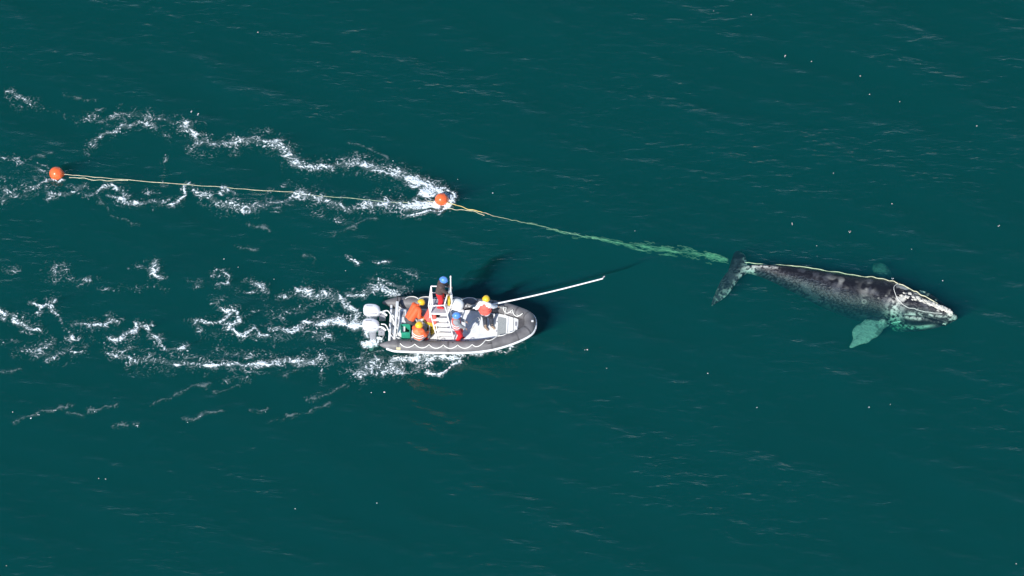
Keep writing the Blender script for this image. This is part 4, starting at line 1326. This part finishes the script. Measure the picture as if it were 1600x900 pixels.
# white scarring along the crest of the tail stock
crest = np.exp(-((V) / .07) ** 2) * (Wv > 0) * smooth(.1, .4, S) * (1 - smooth(1.2, 1.7, S))
pale = np.maximum(pale, crest * smooth(-.25, .15, fine) * .95)
pale = np.maximum(pale, .55 * np.exp(-((H - 3.9) / .25) ** 2 - ((V + .15) / .35) ** 2) * smooth(-.2, .5, n3(4, 0, 310)))
pale = np.maximum(pale, .40 * np.exp(-((H - 5.0) / .7) ** 2 - ((V + .05) / .22) ** 2) * smooth(.05, .5, n3(3, 0, 311)))
for (hh, vv, rs_) in ((3.95, -.66, .08), (3.3, -.50, .03), (2.9, -.35, .04)):
    dd = np.hypot(H - hh, (V - vv) * 1.6)
    pale = np.maximum(pale, .3 * np.exp(-((dd - rs_) / .025) ** 2) * (Wv > 0))
scuff_ripple = np.zeros(nv)
streak = perlin(S * 9 + V * 5, V * 14 - S * 4 + Wv * 6, 320) * .6 + perlin(S * 22 + V * 10, V * 26 - S * 9, 321) * .25
flank = smooth(.05, .5, -V / np.maximum(rr_, .15))
scuff_ripple = (1 - head) * flank * smooth(0, .5, streak + .15) * (.75 * (1 - smooth(3.5, 6.0, S)) + .25)  # near-flank streaks put rippled light into the skin colour, along with scratches
scuff_ripple = np.maximum(scuff_ripple, .8 * smooth(.15, .6, n3(2.2, 0, 330) + .3 * fine) * (H > .3))
mouth = head * smooth(.25, .5, -V / np.maximum(rr_, .2)) * smooth(.3, .6, H) * (1 - smooth(1.5, 1.9, H)) * np.exp(-((uu - .12) / .22) ** 4)
scuff_ripple = np.maximum(scuff_ripple, head * .45 * smooth(.05, .55, fine + .4 * big)) * (1 - mouth)
pale = pale * (1 - mouth)
pale = np.maximum(pale, head * (1 - mouth) * .75 * smooth(.10, .45, n3(3.2, 0, 340) + .35 * fine) * smooth(.2, .5, uu))
for nm, arr in (('pale', pale), ('scuff_ripple', scuff_ripple)):
    a = me.attributes.new(nm, 'FLOAT', 'POINT'); a.data.foreach_set('value', np.clip(arr, 0, 1).astype(np.float32))

# callosities: rough pale growths down the rostrum, over the eyes and round the lips
def surf(s, v):
    r = rad_at(s)
    hdv = float(smooth(LEN - 2.6, LEN - .3, np.array(s)))
    x = min(.98, abs(v) / (r * (1 - .10 * hdv)))
    return wpt(s, v * (1 - .3 * hdv), r * math.sqrt(1 - x * x))


rs = np.random.RandomState(9)


def callosity(s, v, l, w, h, lip=None):
    c = surf(s, v) if lip is None else wpt(s, v, lip)
    b = MB()
    bmesh.ops.create_icosphere(b.bm, subdivisions=3, radius=1.0)
    t3 = Vector(TAN[int(np.interp(s, ARC, np.arange(len(ARC))))])
    ang = math.atan2(t3.y, t3.x) + rs.normal(0, .12)
    sd = int(rs.randint(1000))
    for vt in b.bm.verts:
        d = vt.co.normalized()
        k = 1 + .55 * float(perlin(np.array([d.x * 2.2 + 5]), np.array([d.y * 2.2 + d.z]), sd)[0]) + .22 * float(perlin(np.array([d.x * 5]), np.array([d.y * 5 + d.z * 2]), sd + 1)[0])
        vt.co = d * k
    mt = Matrix.Translation(c + Vector((0, 0, h * .05))) @ Matrix.Rotation(ang, 4, 'Z') @ Matrix.Diagonal((l, w, h, 1))
    bmesh.ops.transform(b.bm, matrix=mt, verts=b.bm.verts)
    b.build('callosity', 'callosity', whale)


for k in range(34):
    f = k / 33
    ss = .06 + 1.32 * f ** 1.15 + rs.normal(0, .04)
    big_ = rs.uniform(.045, .115) * (1.25 - .5 * f)
    callosity(LEN - max(.04, ss), rs.normal(0, .055), big_ * rs.uniform(.9, 1.7), big_ * rs.uniform(.55, .9), big_ * rs.uniform(.35, .6))
for ss, v, l in ((1.52, .04, .10), (1.60, -.10, .08), (1.72, -.02, .09), (1.70, -.16, .05), (1.92, .10, .09), (1.96, -.12, .11), (2.02, -.22, .06), (2.14, .02, .06), (2.2, -.14, .08), (2.38, -.26, .05)):
    callosity(LEN - ss, v, l, l * rs.uniform(.45, .75), l * .4)
for s, v, z, l in ((.35, -.36, -.12, .12), (1.9, -.72, .10, .14), (2.15, -.82, .02, .10), (1.2, -.66, -.28, .10), (1.6, -.78, -.25, .12)):
    callosity(LEN - s, v, l, .06, .06, lip=z)
# blowholes and eye
for sg in (1, -1):
    e = MB(); c = surf(LEN - 2.3, .09 * sg); e.sweep(spline([c + Vector((-.10, .03 * sg, .012)), c + Vector((0, .05 * sg, .02)), c + Vector((.10, 0, .012))], 8), .02, 6); e.build('blowhole', 'black', whale)
e = MB(); e.ball(wpt(LEN - 2.35, -.86, -.28), .05, 12, 8); e.build('eye', 'eye', whale)


# rope along the back and round the head
def skin_rope(label, sv, r, m, n, lift=.02, jit=.0, seed=1):
    pts = spline(sv, n)
    P = []
    for i, p in enumerate(pts):
        if len(p) == 2:
            q = surf(p[0], p[1]) + Vector((0, 0, lift))
        else:
            q = wpt(*p)
        q = q + Vector(W0)
        q.y += jit * float(perlin(np.array([i * .13]), np.array([seed + .4]), seed)[0])
        P.append(q)
    b = MB(); b.sweep(P, r, 7)
    o = b.build('rope', m)
    return tag(o, label, 'rope')


skin_rope('white rope running along the far side of the back of the whale', [(.15, .30), (.9, .30), (1.8, .36), (2.6, .44), (3.6, .56), (4.6, .62), (5.4, .62), (6.1, .55), (6.6, .50), (7.2, .44), (7.7, .36), (8.3, .27), (LEN - .55, .18), (LEN - .2, .10)], .017, 'rope_pale', 220, .025, .05, 5)
skin_rope('thin white rope looped over the head of the whale to its lip', [(LEN - 2.62, .46), (LEN - 2.72, .26), (LEN - 2.66, .02), (LEN - 2.45, -.22), (LEN - 2.15, -.42), (LEN - 1.9, -.52), (LEN - 1.55, -.50), (LEN - 1.2, -.46), (LEN - .8, -.38), (LEN - .4, -.26)], .011, 'rope_white', 110, .035, .03, 6)
skin_rope('short white rope trailing from the corner of the mouth of the whale', [(LEN - 2.0, -.84, .08), (LEN - 2.25, -.92, .02), (LEN - 2.55, -.98, -.04), (LEN - 2.85, -1.02, -.12)], .018, 'rope_white', 30, .0, .02, 7)
